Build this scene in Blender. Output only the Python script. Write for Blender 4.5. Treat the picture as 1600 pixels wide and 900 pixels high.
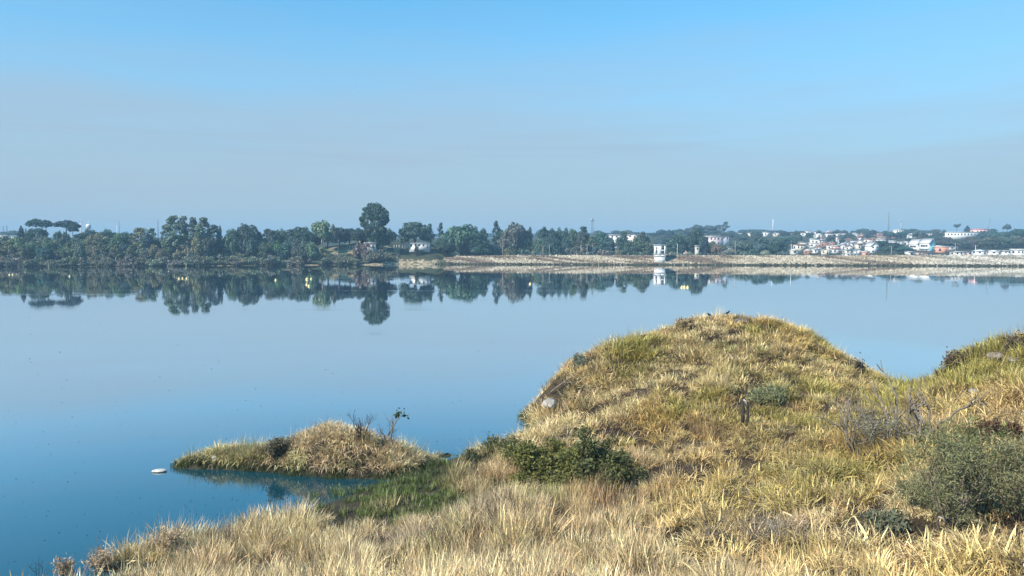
import bpy, math, random
import numpy as np
from mathutils import Vector, Matrix

for o in list(bpy.data.objects):
    bpy.data.objects.remove(o)
SC = bpy.context.scene
COL = SC.collection

# ------------------------------------------------------------------ camera
HAZE = 0.0005
CAM_H = 7.3            # camera height above the lake
FPX = 1155.0           # focal length in pixels of the 1600 px wide photograph
PITCH = math.atan(65.0 / FPX)
cam_data = bpy.data.cameras.new("camera")
cam_data.sensor_width = 36.0
cam_data.lens = 36.0 * FPX / 1600.0
cam_data.clip_start = 0.1
cam_data.clip_end = 12000.0
cam = bpy.data.objects.new("camera", cam_data)
COL.objects.link(cam)
cam.location = (0, 0, CAM_H)
cam.rotation_euler = (math.pi / 2 - PITCH, 0, 0)
SC.camera = cam

# ------------------------------------------------------------------ sun and sky
SUN_EL = math.radians(40)
SUN_AZ = math.radians(232)      # clockwise from +Y: behind the camera, to the left
sun_vec = Vector((math.sin(SUN_AZ) * math.cos(SUN_EL), math.cos(SUN_AZ) * math.cos(SUN_EL), math.sin(SUN_EL)))
sd = bpy.data.lights.new("sun", 'SUN')
sd.energy = 5.0
sd.angle = math.radians(0.6)
sd.color = (1.0, 0.91, 0.77)
sun = bpy.data.objects.new("sun", sd)
COL.objects.link(sun)
sun.rotation_euler = sun_vec.to_track_quat('Z', 'Y').to_euler()
sun.location = (-40, -60, 60)

W = bpy.data.worlds.new("World")
SC.world = W
W.use_nodes = True
nt = W.node_tree
nt.nodes.clear()
def N(t, kind, **kw):
    n = t.nodes.new(kind)
    for k, v in kw.items():
        setattr(n, k, v)
    return n
out = N(nt, 'ShaderNodeOutputWorld')
bg = N(nt, 'ShaderNodeBackground')
bg.inputs['Strength'].default_value = 0.14
sky = N(nt, 'ShaderNodeTexSky')
sky.sky_type = 'NISHITA'
sky.sun_disc = False
sky.sun_elevation = SUN_EL
sky.sun_rotation = SUN_AZ
sky.altitude = 900
sky.air_density = 1.0
sky.dust_density = 0.4
sky.ozone_density = 2.0
tint = N(nt, 'ShaderNodeMix', data_type='RGBA', blend_type='MULTIPLY')
tint.inputs[0].default_value = 1.0
tint.inputs[7].default_value = (0.38, 1.12, 1.22, 1)
nt.links.new(sky.outputs[0], tint.inputs[6])
# a layer of smoke haze low in the sky, the same all round
tc = N(nt, 'ShaderNodeTexCoord')
sep = N(nt, 'ShaderNodeSeparateXYZ')
nt.links.new(tc.outputs['Generated'], sep.inputs[0])
mp = N(nt, 'ShaderNodeMapping')
mp.inputs['Scale'].default_value = (1.6, 1.6, 14)
nt.links.new(tc.outputs['Generated'], mp.inputs[0])
no = N(nt, 'ShaderNodeTexNoise')
no.inputs['Scale'].default_value = 1.5
no.inputs['Detail'].default_value = 3
nt.links.new(mp.outputs[0], no.inputs['Vector'])
ma = N(nt, 'ShaderNodeMath', operation='MULTIPLY_ADD')
ma.inputs[1].default_value = 0.11
nt.links.new(no.outputs[0], ma.inputs[0])
nt.links.new(sep.outputs[2], ma.inputs[2])
sub = N(nt, 'ShaderNodeMath', operation='SUBTRACT')
sub.inputs[1].default_value = 0.055
nt.links.new(ma.outputs[0], sub.inputs[0])
rmp = N(nt, 'ShaderNodeValToRGB')
rmp.color_ramp.interpolation = 'B_SPLINE'
els = rmp.color_ramp.elements
els[0].position = 0.0; els[0].color = (0.95, 0.95, 0.95, 1)
els[1].position = 0.42; els[1].color = (0, 0, 0, 1)
for p_, v_ in ((0.12, 0.88), (0.2, 0.55), (0.3, 0.16)):
    e = els.new(p_); e.color = (v_, v_, v_, 1)
nt.links.new(sub.outputs[0], rmp.inputs[0])
mixh = N(nt, 'ShaderNodeMix', data_type='RGBA')
mixh.inputs[7].default_value = (2.3, 2.56, 2.92, 1)
nt.links.new(rmp.outputs[0], mixh.inputs[0])
nt.links.new(tint.outputs[2], mixh.inputs[6])
# thin streaks where the haze layer ends
mp2 = N(nt, 'ShaderNodeMapping'); mp2.inputs['Scale'].default_value = (1.3, 1.3, 46)
nt.links.new(tc.outputs['Generated'], mp2.inputs[0])
no2 = N(nt, 'ShaderNodeTexNoise'); no2.inputs['Scale'].default_value = 2.2; no2.inputs['Detail'].default_value = 4
nt.links.new(mp2.outputs[0], no2.inputs['Vector'])
bnd = N(nt, 'ShaderNodeValToRGB'); be = bnd.color_ramp.elements
be[0].position = 0.085; be[0].color = (0, 0, 0, 1); be[1].position = 0.165; be[1].color = (0, 0, 0, 1)
k_ = be.new(0.128); k_.color = (1, 1, 1, 1)
nt.links.new(sep.outputs[2], bnd.inputs[0])
wsp = N(nt, 'ShaderNodeMapRange'); wsp.inputs['From Min'].default_value = 0.5; wsp.inputs['From Max'].default_value = 0.72; wsp.inputs['To Max'].default_value = 0.3
nt.links.new(no2.outputs[0], wsp.inputs['Value'])
wm = N(nt, 'ShaderNodeMath', operation='MULTIPLY')
nt.links.new(bnd.outputs[0], wm.inputs[0]); nt.links.new(wsp.outputs[0], wm.inputs[1])
mixw = N(nt, 'ShaderNodeMix', data_type='RGBA')
mixw.inputs[7].default_value = (1.85, 2.3, 2.85, 1)
nt.links.new(wm.outputs[0], mixw.inputs[0]); nt.links.new(mixh.outputs[2], mixw.inputs[6])
nt.links.new(mixw.outputs[2], bg.inputs['Color'])
nt.links.new(bg.outputs[0], out.inputs[0])

SC.view_settings.view_transform = 'Standard'
SC.view_settings.look = 'None'
SC.view_settings.exposure = 0.5
SC.view_settings.gamma = 1.0
SC.render.engine = 'CYCLES'
SC.cycles.use_denoising = True
SC.cycles.max_bounces = 6
SC.cycles.diffuse_bounces = 2
SC.cycles.glossy_bounces = 3
SC.cycles.transmission_bounces = 3
SC.cycles.volume_bounces = 0
SC.cycles.caustics_reflective = False
SC.cycles.caustics_refractive = False

# ------------------------------------------------------------------ helpers
RNG = np.random.default_rng(7)
random.seed(7)
CT, ST = math.cos(PITCH), math.sin(PITCH)

def P(px, py, Y):
    """the point of the place that stands at depth Y (metres from the camera) on the sight line of a pixel"""
    cx, cu = (px - 800) / FPX, (450 - py) / FPX
    d = Vector((cx, CT + cu * ST, -ST + cu * CT))
    return Vector((0, 0, CAM_H)) + d * (Y / d.y)

def to_px(X, Y, Z):
    dz = Z - CAM_H
    f = Y * CT - dz * ST
    u = Y * ST + dz * CT
    return 800 + FPX * X / f, 450 - FPX * u / f

def on_water(px, py, z=0.0):
    cx, cu = (px - 800) / FPX, (450 - py) / FPX
    d = Vector((cx, CT + cu * ST, -ST + cu * CT))
    return Vector((0, 0, CAM_H)) + d * ((z - CAM_H) / d.z)

def mesh_np(name, V, quads=None, tris=None, mats=(), smooth=False, attrs=None):
    me = bpy.data.meshes.new(name)
    V = np.asarray(V, dtype=np.float32).reshape(-1, 3)
    me.vertices.add(len(V))
    me.vertices.foreach_set('co', V.ravel())
    idx, tot = [], []
    if quads is not None and len(quads):
        q = np.asarray(quads, dtype=np.int32).reshape(-1, 4)
        idx.append(q.ravel()); tot.append(np.full(len(q), 4, np.int32))
    if tris is not None and len(tris):
        t = np.asarray(tris, dtype=np.int32).reshape(-1, 3)
        idx.append(t.ravel()); tot.append(np.full(len(t), 3, np.int32))
    idx = np.concatenate(idx); tot = np.concatenate(tot)
    start = np.concatenate(([0], np.cumsum(tot)[:-1])).astype(np.int32)
    me.loops.add(len(idx))
    me.loops.foreach_set('vertex_index', idx)
    me.polygons.add(len(tot))
    me.polygons.foreach_set('loop_start', start)
    if smooth:
        me.polygons.foreach_set('use_smooth', np.ones(len(tot), bool))
    for m in mats:
        me.materials.append(m)
    me.update(calc_edges=True)
    if attrs:
        for k, arr in attrs.items():
            a = me.attributes.new(k, 'FLOAT', 'POINT')
            a.data.foreach_set('value', np.asarray(arr, np.float32))
    return me

def tag(o, label=None, cat=None, group=None, kind=None):
    if label: o['label'] = label
    if cat: o['category'] = cat
    if group: o['group'] = group
    if kind: o['kind'] = kind
    return o

def link(name, me, parent=None):
    o = bpy.data.objects.new(name, me)
    COL.objects.link(o)
    if parent is not None:
        o.parent = parent
    return o

def empty(name, loc=(0, 0, 0), rz=0.0, scale=(1, 1, 1)):
    o = bpy.data.objects.new(name, None)
    o.empty_display_size = 0.3
    COL.objects.link(o)
    o.location = loc
    o.rotation_euler = (0, 0, rz)
    o.scale = scale
    return o

class MB:
    """collects boxes, tubes and prisms and builds ONE mesh object"""
    def __init__(self):
        self.v, self.q, self.t = [], [], []
        self.n = 0
    def raw(self, V, Q=(), T=()):
        V = np.asarray(V, float).reshape(-1, 3)
        self.v.append(V)
        if len(Q): self.q.append(np.asarray(Q, int).reshape(-1, 4) + self.n)
        if len(T): self.t.append(np.asarray(T, int).reshape(-1, 3) + self.n)
        self.n += len(V)
        return self
    def box(self, c, s, rz=0.0):
        x, y, z = s[0] / 2, s[1] / 2, s[2] / 2
        V = np.array([(-x, -y, -z), (x, -y, -z), (x, y, -z), (-x, y, -z), (-x, -y, z), (x, -y, z), (x, y, z), (-x, y, z)])
        if rz:
            ca, sa = math.cos(rz), math.sin(rz)
            V = V @ np.array([(ca, sa, 0), (-sa, ca, 0), (0, 0, 1)])
        return self.raw(V + np.array(c), [(0, 3, 2, 1), (4, 5, 6, 7), (0, 1, 5, 4), (1, 2, 6, 5), (2, 3, 7, 6), (3, 0, 4, 7)])
    def tube(self, pts, radii, n=6, cap=True):
        pts = np.asarray(pts, float)
        k = len(pts)
        rings = []
        for i in range(k):
            d = pts[min(i + 1, k - 1)] - pts[max(i - 1, 0)]
            d = d / (np.linalg.norm(d) + 1e-9)
            a = np.cross(d, (0.0, 0.0, 1.0)) if abs(d[2]) < 0.95 else np.cross(d, (1.0, 0.0, 0.0))
            a /= np.linalg.norm(a) + 1e-9
            b = np.cross(d, a)
            ang = np.arange(n) * 2 * math.pi / n
            rings.append(pts[i] + radii[i] * (np.cos(ang)[:, None] * a + np.sin(ang)[:, None] * b))
        V = np.concatenate(rings)
        Q = []
        for i in range(k - 1):
            for j in range(n):
                j2 = (j + 1) % n
                Q.append((i * n + j, i * n + j2, (i + 1) * n + j2, (i + 1) * n + j))
        T = []
        if cap:
            V = np.concatenate((V, pts[-1:], pts[:1]))
            a, b = k * n, k * n + 1
            for j in range(n):
                j2 = (j + 1) % n
                T.append(((k - 1) * n + j, (k - 1) * n + j2, a))
                T.append((j2, j, b))
        return self.raw(V, Q, T)
    def mesh(self, name, mat, smooth=False):
        V = np.concatenate(self.v)
        return mesh_np(name, V, np.concatenate(self.q) if self.q else None, np.concatenate(self.t) if self.t else None, (mat,), smooth)
    def build(self, name, mat, parent=None, smooth=False):
        return link(name, self.mesh(name, mat, smooth), parent)

# value noise in numpy (for terrain and plant patches)
_perm = np.random.default_rng(3).random((64, 64))
def vnoise(x, y, s=1.0, seed=0):
    x = np.asarray(x, float) / s + seed * 7.31
    y = np.asarray(y, float) / s + seed * 3.77
    xi, yi = np.floor(x).astype(int), np.floor(y).astype(int)
    fx, fy = x - xi, y - yi
    fx = fx * fx * (3 - 2 * fx); fy = fy * fy * (3 - 2 * fy)
    g = lambda i, j: _perm[i % 64, j % 64]
    return (g(xi, yi) * (1 - fx) + g(xi + 1, yi) * fx) * (1 - fy) + (g(xi, yi + 1) * (1 - fx) + g(xi + 1, yi + 1) * fx) * fy
def fbm(x, y, s=1.0, seed=0, o=3):
    r, a, t = 0, 1.0, 0
    for k in range(o):
        r = r + a * vnoise(x, y, s / 2 ** k, seed + k * 5)
        t += a
        a *= 0.5
    return r / t
def smooth01(a, b, x):
    t = np.clip((np.asarray(x, float) - a) / (b - a), 0, 1)
    return t * t * (3 - 2 * t)

# ------------------------------------------------------------------ materials
def mat_new(name):
    m = bpy.data.materials.new(name)
    m.use_nodes = True
    m.node_tree.nodes.clear()
    return m, m.node_tree

def mat_plain(name, col, rough=0.7, var=0.18, scale=1.5, spec=0.3, bump=0.0, metallic=0.0):
    """plain material: base colour with noise wear in object space"""
    m, t = mat_new(name)
    o = N(t, 'ShaderNodeOutputMaterial')
    b = N(t, 'ShaderNodeBsdfPrincipled')
    b.inputs['Roughness'].default_value = rough
    b.inputs['Specular IOR Level'].default_value = spec
    b.inputs['Metallic'].default_value = metallic
    tcn = N(t, 'ShaderNodeTexCoord')
    nn = N(t, 'ShaderNodeTexNoise')
    nn.inputs['Scale'].default_value = scale
    nn.inputs['Detail'].default_value = 5
    t.links.new(tcn.outputs['Object'], nn.inputs['Vector'])
    r = N(t, 'ShaderNodeValToRGB')
    lo = [max(c * (1 - var), 0) for c in col]
    hi = [min(c * (1 + var), 1) for c in col]
    r.color_ramp.elements[0].position = 0.3; r.color_ramp.elements[0].color = (*lo, 1)
    r.color_ramp.elements[1].position = 0.7; r.color_ramp.elements[1].color = (*hi, 1)
    t.links.new(nn.outputs[0], r.inputs[0])
    t.links.new(r.outputs[0], b.inputs['Base Color'])
    if bump:
        bn = N(t, 'ShaderNodeBump')
        bn.inputs['Strength'].default_value = bump
        t.links.new(nn.outputs[0], bn.inputs['Height'])
        t.links.new(bn.outputs[0], b.inputs['Normal'])
    t.links.new(b.outputs[0], o.inputs[0])
    return m

def mat_leaf(name, source, transl=0.25, rough=0.6, var=0.35, base=(1, 1, 1), spec=0.25):
    """foliage: colour from the object's own colour ('object') or from the scattered plant's colour ('instancer');
    every leaf differs a little (attribute rnd)"""
    m, t = mat_new(name)
    o = N(t, 'ShaderNodeOutputMaterial')
    b = N(t, 'ShaderNodeBsdfPrincipled')
    b.inputs['Roughness'].default_value = rough
    b.inputs['Specular IOR Level'].default_value = spec
    tr = N(t, 'ShaderNodeBsdfTranslucent')
    mx = N(t, 'ShaderNodeMixShader')
    mx.inputs[0].default_value = transl
    if source == 'object':
        c = N(t, 'ShaderNodeObjectInfo').outputs['Color']
    else:
        a = N(t, 'ShaderNodeAttribute', attribute_name='col', attribute_type='INSTANCER')
        c = a.outputs['Color']
    rn = N(t, 'ShaderNodeAttribute', attribute_name='rnd', attribute_type='GEOMETRY')
    mr = N(t, 'ShaderNodeMapRange')
    mr.inputs['To Min'].default_value = 1 - var
    mr.inputs['To Max'].default_value = 1 + var
    t.links.new(rn.outputs['Fac'], mr.inputs['Value'])
    mul = N(t, 'ShaderNodeVectorMath', operation='SCALE')
    t.links.new(c, mul.inputs[0])
    t.links.new(mr.outputs[0], mul.inputs['Scale'])
    t.links.new(mul.outputs[0], b.inputs['Base Color'])
    t.links.new(mul.outputs[0], tr.inputs['Color'])
    t.links.new(b.outputs[0], mx.inputs[1])
    t.links.new(tr.outputs[0], mx.inputs[2])
    t.links.new(mx.outputs[0], o.inputs[0])
    return m

M_LEAF = mat_leaf('tree_leaves', 'object', 0.22, var=0.4)
M_GRASS = mat_leaf('grass_blades', 'instancer', 0.14, rough=0.45, var=0.6, spec=0.4)
M_SHRUB = mat_leaf('shrub_leaves', 'object', 0.25, var=0.4)
M_BARK = mat_plain('bark', (0.13, 0.105, 0.085), 0.85, 0.35, 4)
M_PALEBARK = mat_plain('pale_bark', (0.42, 0.39, 0.34), 0.8, 0.3, 3)
M_DEADWOOD = mat_plain('weathered_wood', (0.21, 0.175, 0.14), 0.85, 0.5, 12)
M_DARKWOOD = mat_plain('dark_wood', (0.045, 0.035, 0.032), 0.85, 0.4, 10)
M_TWIG = mat_plain('dry_twigs', (0.16, 0.115, 0.085), 0.85, 0.35, 6)
M_STRAWTWIG = mat_plain('straw_twigs', (0.38, 0.29, 0.19), 0.85, 0.3, 6)
M_WHITE = mat_plain('white_render', (0.78, 0.78, 0.77), 0.75, 0.07, 0.8)
M_METAL = mat_plain('galvanised_metal', (0.42, 0.43, 0.44), 0.5, 0.15, 2, metallic=0.3)
M_DARKGLASS = mat_plain('dark_glass', (0.025, 0.03, 0.036), 0.15, 0.2, 1, spec=0.5)
M_CONCRETE = mat_plain('concrete', (0.42, 0.4, 0.37), 0.85, 0.2, 1.2)

# ------------------------------------------------------------------ near shore: one height field
# (pixel, pixel, depth): spots of the bare ground under the grass
CP = []
def cp(px, py, Y, dz=0.0):
    p = P(px, py, Y)
    CP.append((p.x, p.y, p.z + dz))
G_ = -0.22     # the grass stands about this much above the ground
# hill skyline
for a in ((837, 602, 31.3), (862, 574, 32), (896, 546, 32.8), (955, 524, 34), (1010, 516, 34.6), (1060, 503, 35.2), (1110, 496, 35.5), (1165, 495, 35.5),
          (1250, 508, 35), (1310, 546, 34), (1350, 570, 33.2), (1392, 596, 32.5), (1440, 594, 32), (1475, 574, 31), (1530, 536, 30), (1600, 524, 29.5), (1680, 518, 29.5)):
    cp(*a, dz=-.3)
# just behind the skyline, below the sight lines
for a in ((1350, 590, 38), (1392, 614, 37), (1440, 614, 37), (1475, 606, 36.5), (1530, 572, 36), (1600, 562, 35.5), (1310, 570, 39.5), (1250, 530, 41), (1165, 516, 41.5), (1060, 524, 41), (960, 556, 38.5), (900, 590, 36.5), (866, 616, 35)):
    cp(*a, dz=-.3)
# hill face
for a in ((880, 640, 29.2), (900, 600, 30.8), (960, 570, 31.5), (1000, 655, 26.6), (1000, 600, 29.2), (1040, 555, 32), (1100, 530, 32.8), (1100, 600, 28.6), (1100, 660, 25.2),
          (1200, 540, 32.2), (1200, 600, 28.2), (1200, 660, 24.2), (1300, 590, 30), (1300, 640, 25.5), (1400, 640, 25.5), (1400, 612, 29.5), (1500, 610, 25.5), (1500, 575, 28.5), (1580, 570, 26.5), (1590, 620, 22.5)):
    cp(*a, dz=-.3)
# near slope
for a in ((1000, 760, 20.5), (1000, 700, 24), (1000, 840, 16), (1200, 720, 21), (1200, 800, 16.8), (1200, 900, 12.2), (1400, 720, 18.8), (1400, 800, 15), (1400, 900, 11.6),
          (1580, 700, 17.6), (1580, 800, 13.6), (1600, 900, 11), (1000, 900, 12.8), (800, 900, 13.2), (800, 830, 16.6), (600, 900, 14.2), (600, 845, 16.9), (400, 900, 14.8), (300, 880, 15.9), (350, 900, 15.0), (250, 895, 15.5), (450, 880, 15.6),
          (500, 855, 17.0), (500, 900, 14.6), (200, 890, 15.8), (400, 860, 16.6), (780, 780, 19.5), (900, 800, 18.2), (660, 805, 18.9), (560, 815, 18.7), (120, 905, 15.8)):
    cp(*a, dz=-0.2)
# water's edge (z close to 0)
for px, py in ((60, 900), (150, 880), (255, 848), (330, 842), (420, 818), (470, 800), (540, 778), (600, 762), (650, 752)):
    p = on_water(px, py); CP.append((p.x, p.y, 0.03))
for px, py in ((700, 748), (660, 735), (720, 722), (760, 706), (800, 694), (826, 672), (690, 728)):
    p = on_water(px, py); CP.append((p.x, p.y, 0.08))
for px, py in ((890, 735), (960, 730)):
    p = on_water(px, py); CP.append((p.x, p.y, 0.4))
# open water in front of, behind and beside the land
for px, py in ((0, 880), (100, 840), (250, 800), (350, 790), (420, 780), (0, 700), (200, 690), (400, 660), (300, 620), (600, 640), (720, 680), (700, 640), (780, 650), (790, 600), (800, 560), (860, 530), (806, 662), (812, 640), (818, 612), (822, 585), (770, 680), (500, 600), (650, 690), (150, 740), (200, 760)):
    p = on_water(px, py); CP.append((p.x, p.y, -0.7))
for px, y in ((860, 39), (950, 43.5), (1060, 47), (1165, 48), (1260, 47.5), (1330, 45), (1400, 43), (1480, 43), (1560, 43), (1680, 43)):
    p = P(px, 500, y); CP.append((p.x, p.y, -0.9))
CP += [(-30, 10, -1), (-30, 40, -1), (0, 62, -1.2), (30, 66, -1.2), (55, 60, -1.2), (-10, 50, -1), (-14, 12.5, -0.6), (-25, 0, 1.2), (-12, 4, 2.2),
       (0, 0, 5.65), (8, 0, 5.8), (20, 2, 5.8), (0, -8, 6.0), (25, -8, 6.2), (-20, -8, 2.5), (3, 6, 4.2), (10, 6.5, 4.4), (-4, 7, 3.3), (18, 8, 4.3), (30, 14, 4.3), (42, 20, 4.2), (40, 31, 3.2), (-8, 9.5, 1.9)]
CP = np.array(CP)

def tps_fit(C, lam=0.02):
    n = len(C)
    d2 = ((C[:, None, :2] - C[None, :, :2]) ** 2).sum(-1)
    K = 0.5 * d2 * np.log(d2 + 1e-9) + lam * np.eye(n) * 30
    Pm = np.c_[np.ones(n), C[:, :2]]
    A = np.block([[K, Pm], [Pm.T, np.zeros((3, 3))]])
    return np.linalg.solve(A, np.r_[C[:, 2], np.zeros(3)])
TW = tps_fit(CP)
GX0, GX1, GY0, GY1, GS = -28.0, 52.0, -10.0, 62.0, 0.25
gx = np.arange(GX0, GX1 + 1e-6, GS)
gy = np.arange(GY0, GY1 + 1e-6, GS)
XX, YY = np.meshgrid(gx, gy)
ZZ = np.full(XX.shape, TW[-3]) + TW[-2] * XX + TW[-1] * YY
for i in range(len(CP)):
    d2 = (XX - CP[i, 0]) ** 2 + (YY - CP[i, 1]) ** 2
    ZZ += TW[i] * 0.5 * d2 * np.log(d2 + 1e-9)
# the grassy islet by the inlet: a low back with two humps
def hump(px, py_base, Yd, h, rx, ry):
    p = P(px, py_base, Yd)
    return h * np.exp(-((XX - p.x) / rx) ** 2 - ((YY - Yd) / ry) ** 2)
I0 = P(265, 740, 23.9).x
I1 = P(665, 740, 23.9).x
tt = (XX - I0) / (I1 - I0)
ridge = np.interp(tt, [-0.03, 0.0, 0.09, 0.21, 0.34, 0.46, 0.54, 0.6, 0.69, 0.79, 0.86, 0.94, 1.0, 1.08], [-0.7, 0.0, 0.2, 0.46, 0.38, 0.62, 0.84, 1.14, 1.04, 0.94, 0.72, 0.3, 0.12, -0.2])
yc = 24.35 + 0.25 * np.sin(tt * 5)
hw = np.interp(tt, [0, 0.3, 0.7, 1.0], [0.4, 0.9, 1.35, 1.1])
prof = 1.0 - np.abs((YY - yc) / hw) ** 2.2
islet = np.where(prof > -1.2, np.minimum(ridge, 1.2) * np.clip(prof, -1.2, 1), -1.5)
islet = np.where((tt < -0.03) | (tt > 1.08), -2.0, islet)
ZZ = np.maximum(ZZ, islet)
ZZ += (fbm(XX, YY, 2.6, 1) - 0.5) * 0.5 * smooth01(0.05, 0.6, ZZ) + (fbm(XX, YY, 1.1, 2) - 0.5) * 0.55 * smooth01(0.05, 0.5, ZZ)
ZZ = np.clip(ZZ, -1.5, 7)

def ground_z(x, y):
    fx = np.clip((np.asarray(x, float) - GX0) / GS, 0, len(gx) - 1.001)
    fy = np.clip((np.asarray(y, float) - GY0) / GS, 0, len(gy) - 1.001)
    i, j = fx.astype(int), fy.astype(int)
    u, v = fx - i, fy - j
    return (ZZ[j, i] * (1 - u) + ZZ[j, i + 1] * u) * (1 - v) + (ZZ[j + 1, i] * (1 - u) + ZZ[j + 1, i + 1] * u) * v

def on_ground(px, py):
    """where the sight line of a pixel meets the near shore"""
    cx, cu = (px - 800) / FPX, (450 - py) / FPX
    d = np.array((cx, CT + cu * ST, -ST + cu * CT))
    s = np.linspace(6, 60, 1400)
    x, y, z = d[0] * s, d[1] * s, CAM_H + d[2] * s
    below = np.nonzero(z < np.maximum(ground_z(x, y), 0.0))[0]
    k = below[0] if len(below) else -1
    return Vector((x[k], y[k], float(ground_z(x[k], y[k]))))

ny, nx = XX.shape
ii = np.arange(ny * nx).reshape(ny, nx)
quads = np.stack([ii[:-1, :-1], ii[:-1, 1:], ii[1:, 1:], ii[1:, :-1]], -1).reshape(-1, 4)

m, t = mat_new('shore_soil')
o_ = N(t, 'ShaderNodeOutputMaterial'); b_ = N(t, 'ShaderNodeBsdfPrincipled')
b_.inputs['Roughness'].default_value = 0.9
b_.inputs['Specular IOR Level'].default_value = 0.15
geo = N(t, 'ShaderNodeNewGeometry')
n1 = N(t, 'ShaderNodeTexNoise'); n1.inputs['Scale'].default_value = 1.1; n1.inputs['Detail'].default_value = 6
n2 = N(t, 'ShaderNodeTexNoise'); n2.inputs['Scale'].default_value = 14; n2.inputs['Detail'].default_value = 5
t.links.new(geo.outputs['Position'], n1.inputs['Vector']); t.links.new(geo.outputs['Position'], n2.inputs['Vector'])
r1 = N(t, 'ShaderNodeValToRGB')
r1.color_ramp.elements[0].position = 0.35; r1.color_ramp.elements[0].color = (0.035, 0.027, 0.02, 1)
r1.color_ramp.elements[1].position = 0.65; r1.color_ramp.elements[1].color = (0.09, 0.065, 0.04, 1)
t.links.new(n1.outputs[0], r1.inputs[0])
r2 = N(t, 'ShaderNodeValToRGB')
r2.color_ramp.elements[0].position = 0.35; r2.color_ramp.elements[0].color = (0.45, 0.45, 0.45, 1)
r2.color_ramp.elements[1].position = 0.7; r2.color_ramp.elements[1].color = (1.35, 1.3, 1.2, 1)
t.links.new(n2.outputs[0], r2.inputs[0])
mu = N(t, 'ShaderNodeMix', data_type='RGBA', blend_type='MULTIPLY'); mu.inputs[0].default_value = 1
t.links.new(r1.outputs[0], mu.inputs[6]); t.links.new(r2.outputs[0], mu.inputs[7])
sp = N(t, 'ShaderNodeSeparateXYZ'); t.links.new(geo.outputs['Position'], sp.inputs[0])
wet = N(t, 'ShaderNodeMapRange'); wet.inputs['From Min'].default_value = 0.02; wet.inputs['From Max'].default_value = 0.22
t.links.new(sp.outputs[2], wet.inputs['Value'])
mw = N(t, 'ShaderNodeMix', data_type='RGBA')
mw.inputs[6].default_value = (0.05, 0.045, 0.03, 1)
t.links.new(wet.outputs[0], mw.inputs[0]); t.links.new(mu.outputs[2], mw.inputs[7])
t.links.new(mw.outputs[2], b_.inputs['Base Color'])
bp = N(t, 'ShaderNodeBump'); bp.inputs['Strength'].default_value = 0.7; bp.inputs['Distance'].default_value = 0.06
t.links.new(n2.outputs[0], bp.inputs['Height']); t.links.new(bp.outputs[0], b_.inputs['Normal'])
t.links.new(b_.outputs[0], o_.inputs[0])
M_SOIL = m
g = link('near_shore_ground', mesh_np('near_shore_ground', np.c_[XX.ravel(), YY.ravel(), ZZ.ravel()], quads, None, (M_SOIL,), True))
tag(g, kind='structure')

# ------------------------------------------------------------------ lake
m, t = mat_new('lake_water')
o_ = N(t, 'ShaderNodeOutputMaterial')
# murky blue-green water under a mirror-calm surface: the reflection grows towards grazing angles
wd = N(t, 'ShaderNodeBsdfDiffuse'); wd.inputs['Color'].default_value = (0.006, 0.056, 0.08, 1)
wg = N(t, 'ShaderNodeBsdfGlossy'); wg.inputs['Roughness'].default_value = 0.02; wg.inputs['Color'].default_value = (0.97, 0.98, 0.99, 1)
lw = N(t, 'ShaderNodeLayerWeight'); lw.inputs['Blend'].default_value = 0.5
fr = N(t, 'ShaderNodeValToRGB')
fr.color_ramp.elements[0].position = 0.0; fr.color_ramp.elements[0].color = (.03, .03, .03, 1)
fr.color_ramp.elements[1].position = 1.0; fr.color_ramp.elements[1].color = (1, 1, 1, 1)
for p_, v_ in ((.4, .08), (.55, .14), (.64, .24), (.72, .45), (.8, .76), (.86, .9), (.92, .96)):
    k_ = fr.color_ramp.elements.new(p_); k_.color = (v_, v_, v_, 1)
t.links.new(lw.outputs['Facing'], fr.inputs[0])
b_ = N(t, 'ShaderNodeMixShader')
t.links.new(fr.outputs[0], b_.inputs[0]); t.links.new(wd.outputs[0], b_.inputs[1]); t.links.new(wg.outputs[0], b_.inputs[2])
geo = N(t, 'ShaderNodeNewGeometry')
mp = N(t, 'ShaderNodeMapping'); mp.inputs['Scale'].default_value = (1.0, 2.2, 1)
t.links.new(geo.outputs['Position'], mp.inputs[0])
n1 = N(t, 'ShaderNodeTexNoise'); n1.inputs['Scale'].default_value = 2.2; n1.inputs['Detail'].default_value = 3
t.links.new(mp.outputs[0], n1.inputs['Vector'])
n2 = N(t, 'ShaderNodeTexNoise'); n2.inputs['Scale'].default_value = 0.035; n2.inputs['Detail'].default_value = 3
t.links.new(mp.outputs[0], n2.inputs['Vector'])
mr = N(t, 'ShaderNodeMapRange'); mr.inputs['From Min'].default_value = 0.45; mr.inputs['From Max'].default_value = 0.75
mr.inputs['To Min'].default_value = 0.004; mr.inputs['To Max'].default_value = 0.03
t.links.new(n2.outputs[0], mr.inputs['Value'])
# faint streaks of light wind
mp3 = N(t, 'ShaderNodeMapping'); mp3.inputs['Scale'].default_value = (0.006, 0.11, 1); mp3.inputs['Rotation'].default_value = (0, 0, 0.06)
t.links.new(geo.outputs['Position'], mp3.inputs[0])
n4 = N(t, 'ShaderNodeTexNoise'); n4.inputs['Scale'].default_value = 1.0; n4.inputs['Detail'].default_value = 5
t.links.new(mp3.outputs[0], n4.inputs['Vector'])
mr4 = N(t, 'ShaderNodeMapRange'); mr4.inputs['From Min'].default_value = 0.6; mr4.inputs['From Max'].default_value = 0.72; mr4.inputs['To Max'].default_value = 0.07
t.links.new(n4.outputs[0], mr4.inputs['Value'])
ad4 = N(t, 'ShaderNodeMath', operation='ADD')
t.links.new(mr.outputs[0], ad4.inputs[0]); t.links.new(mr4.outputs[0], ad4.inputs[1])
bp = N(t, 'ShaderNodeBump'); bp.inputs['Distance'].default_value = 0.06
t.links.new(ad4.outputs[0], bp.inputs['Strength']); t.links.new(n1.outputs[0], bp.inputs['Height'])
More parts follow.
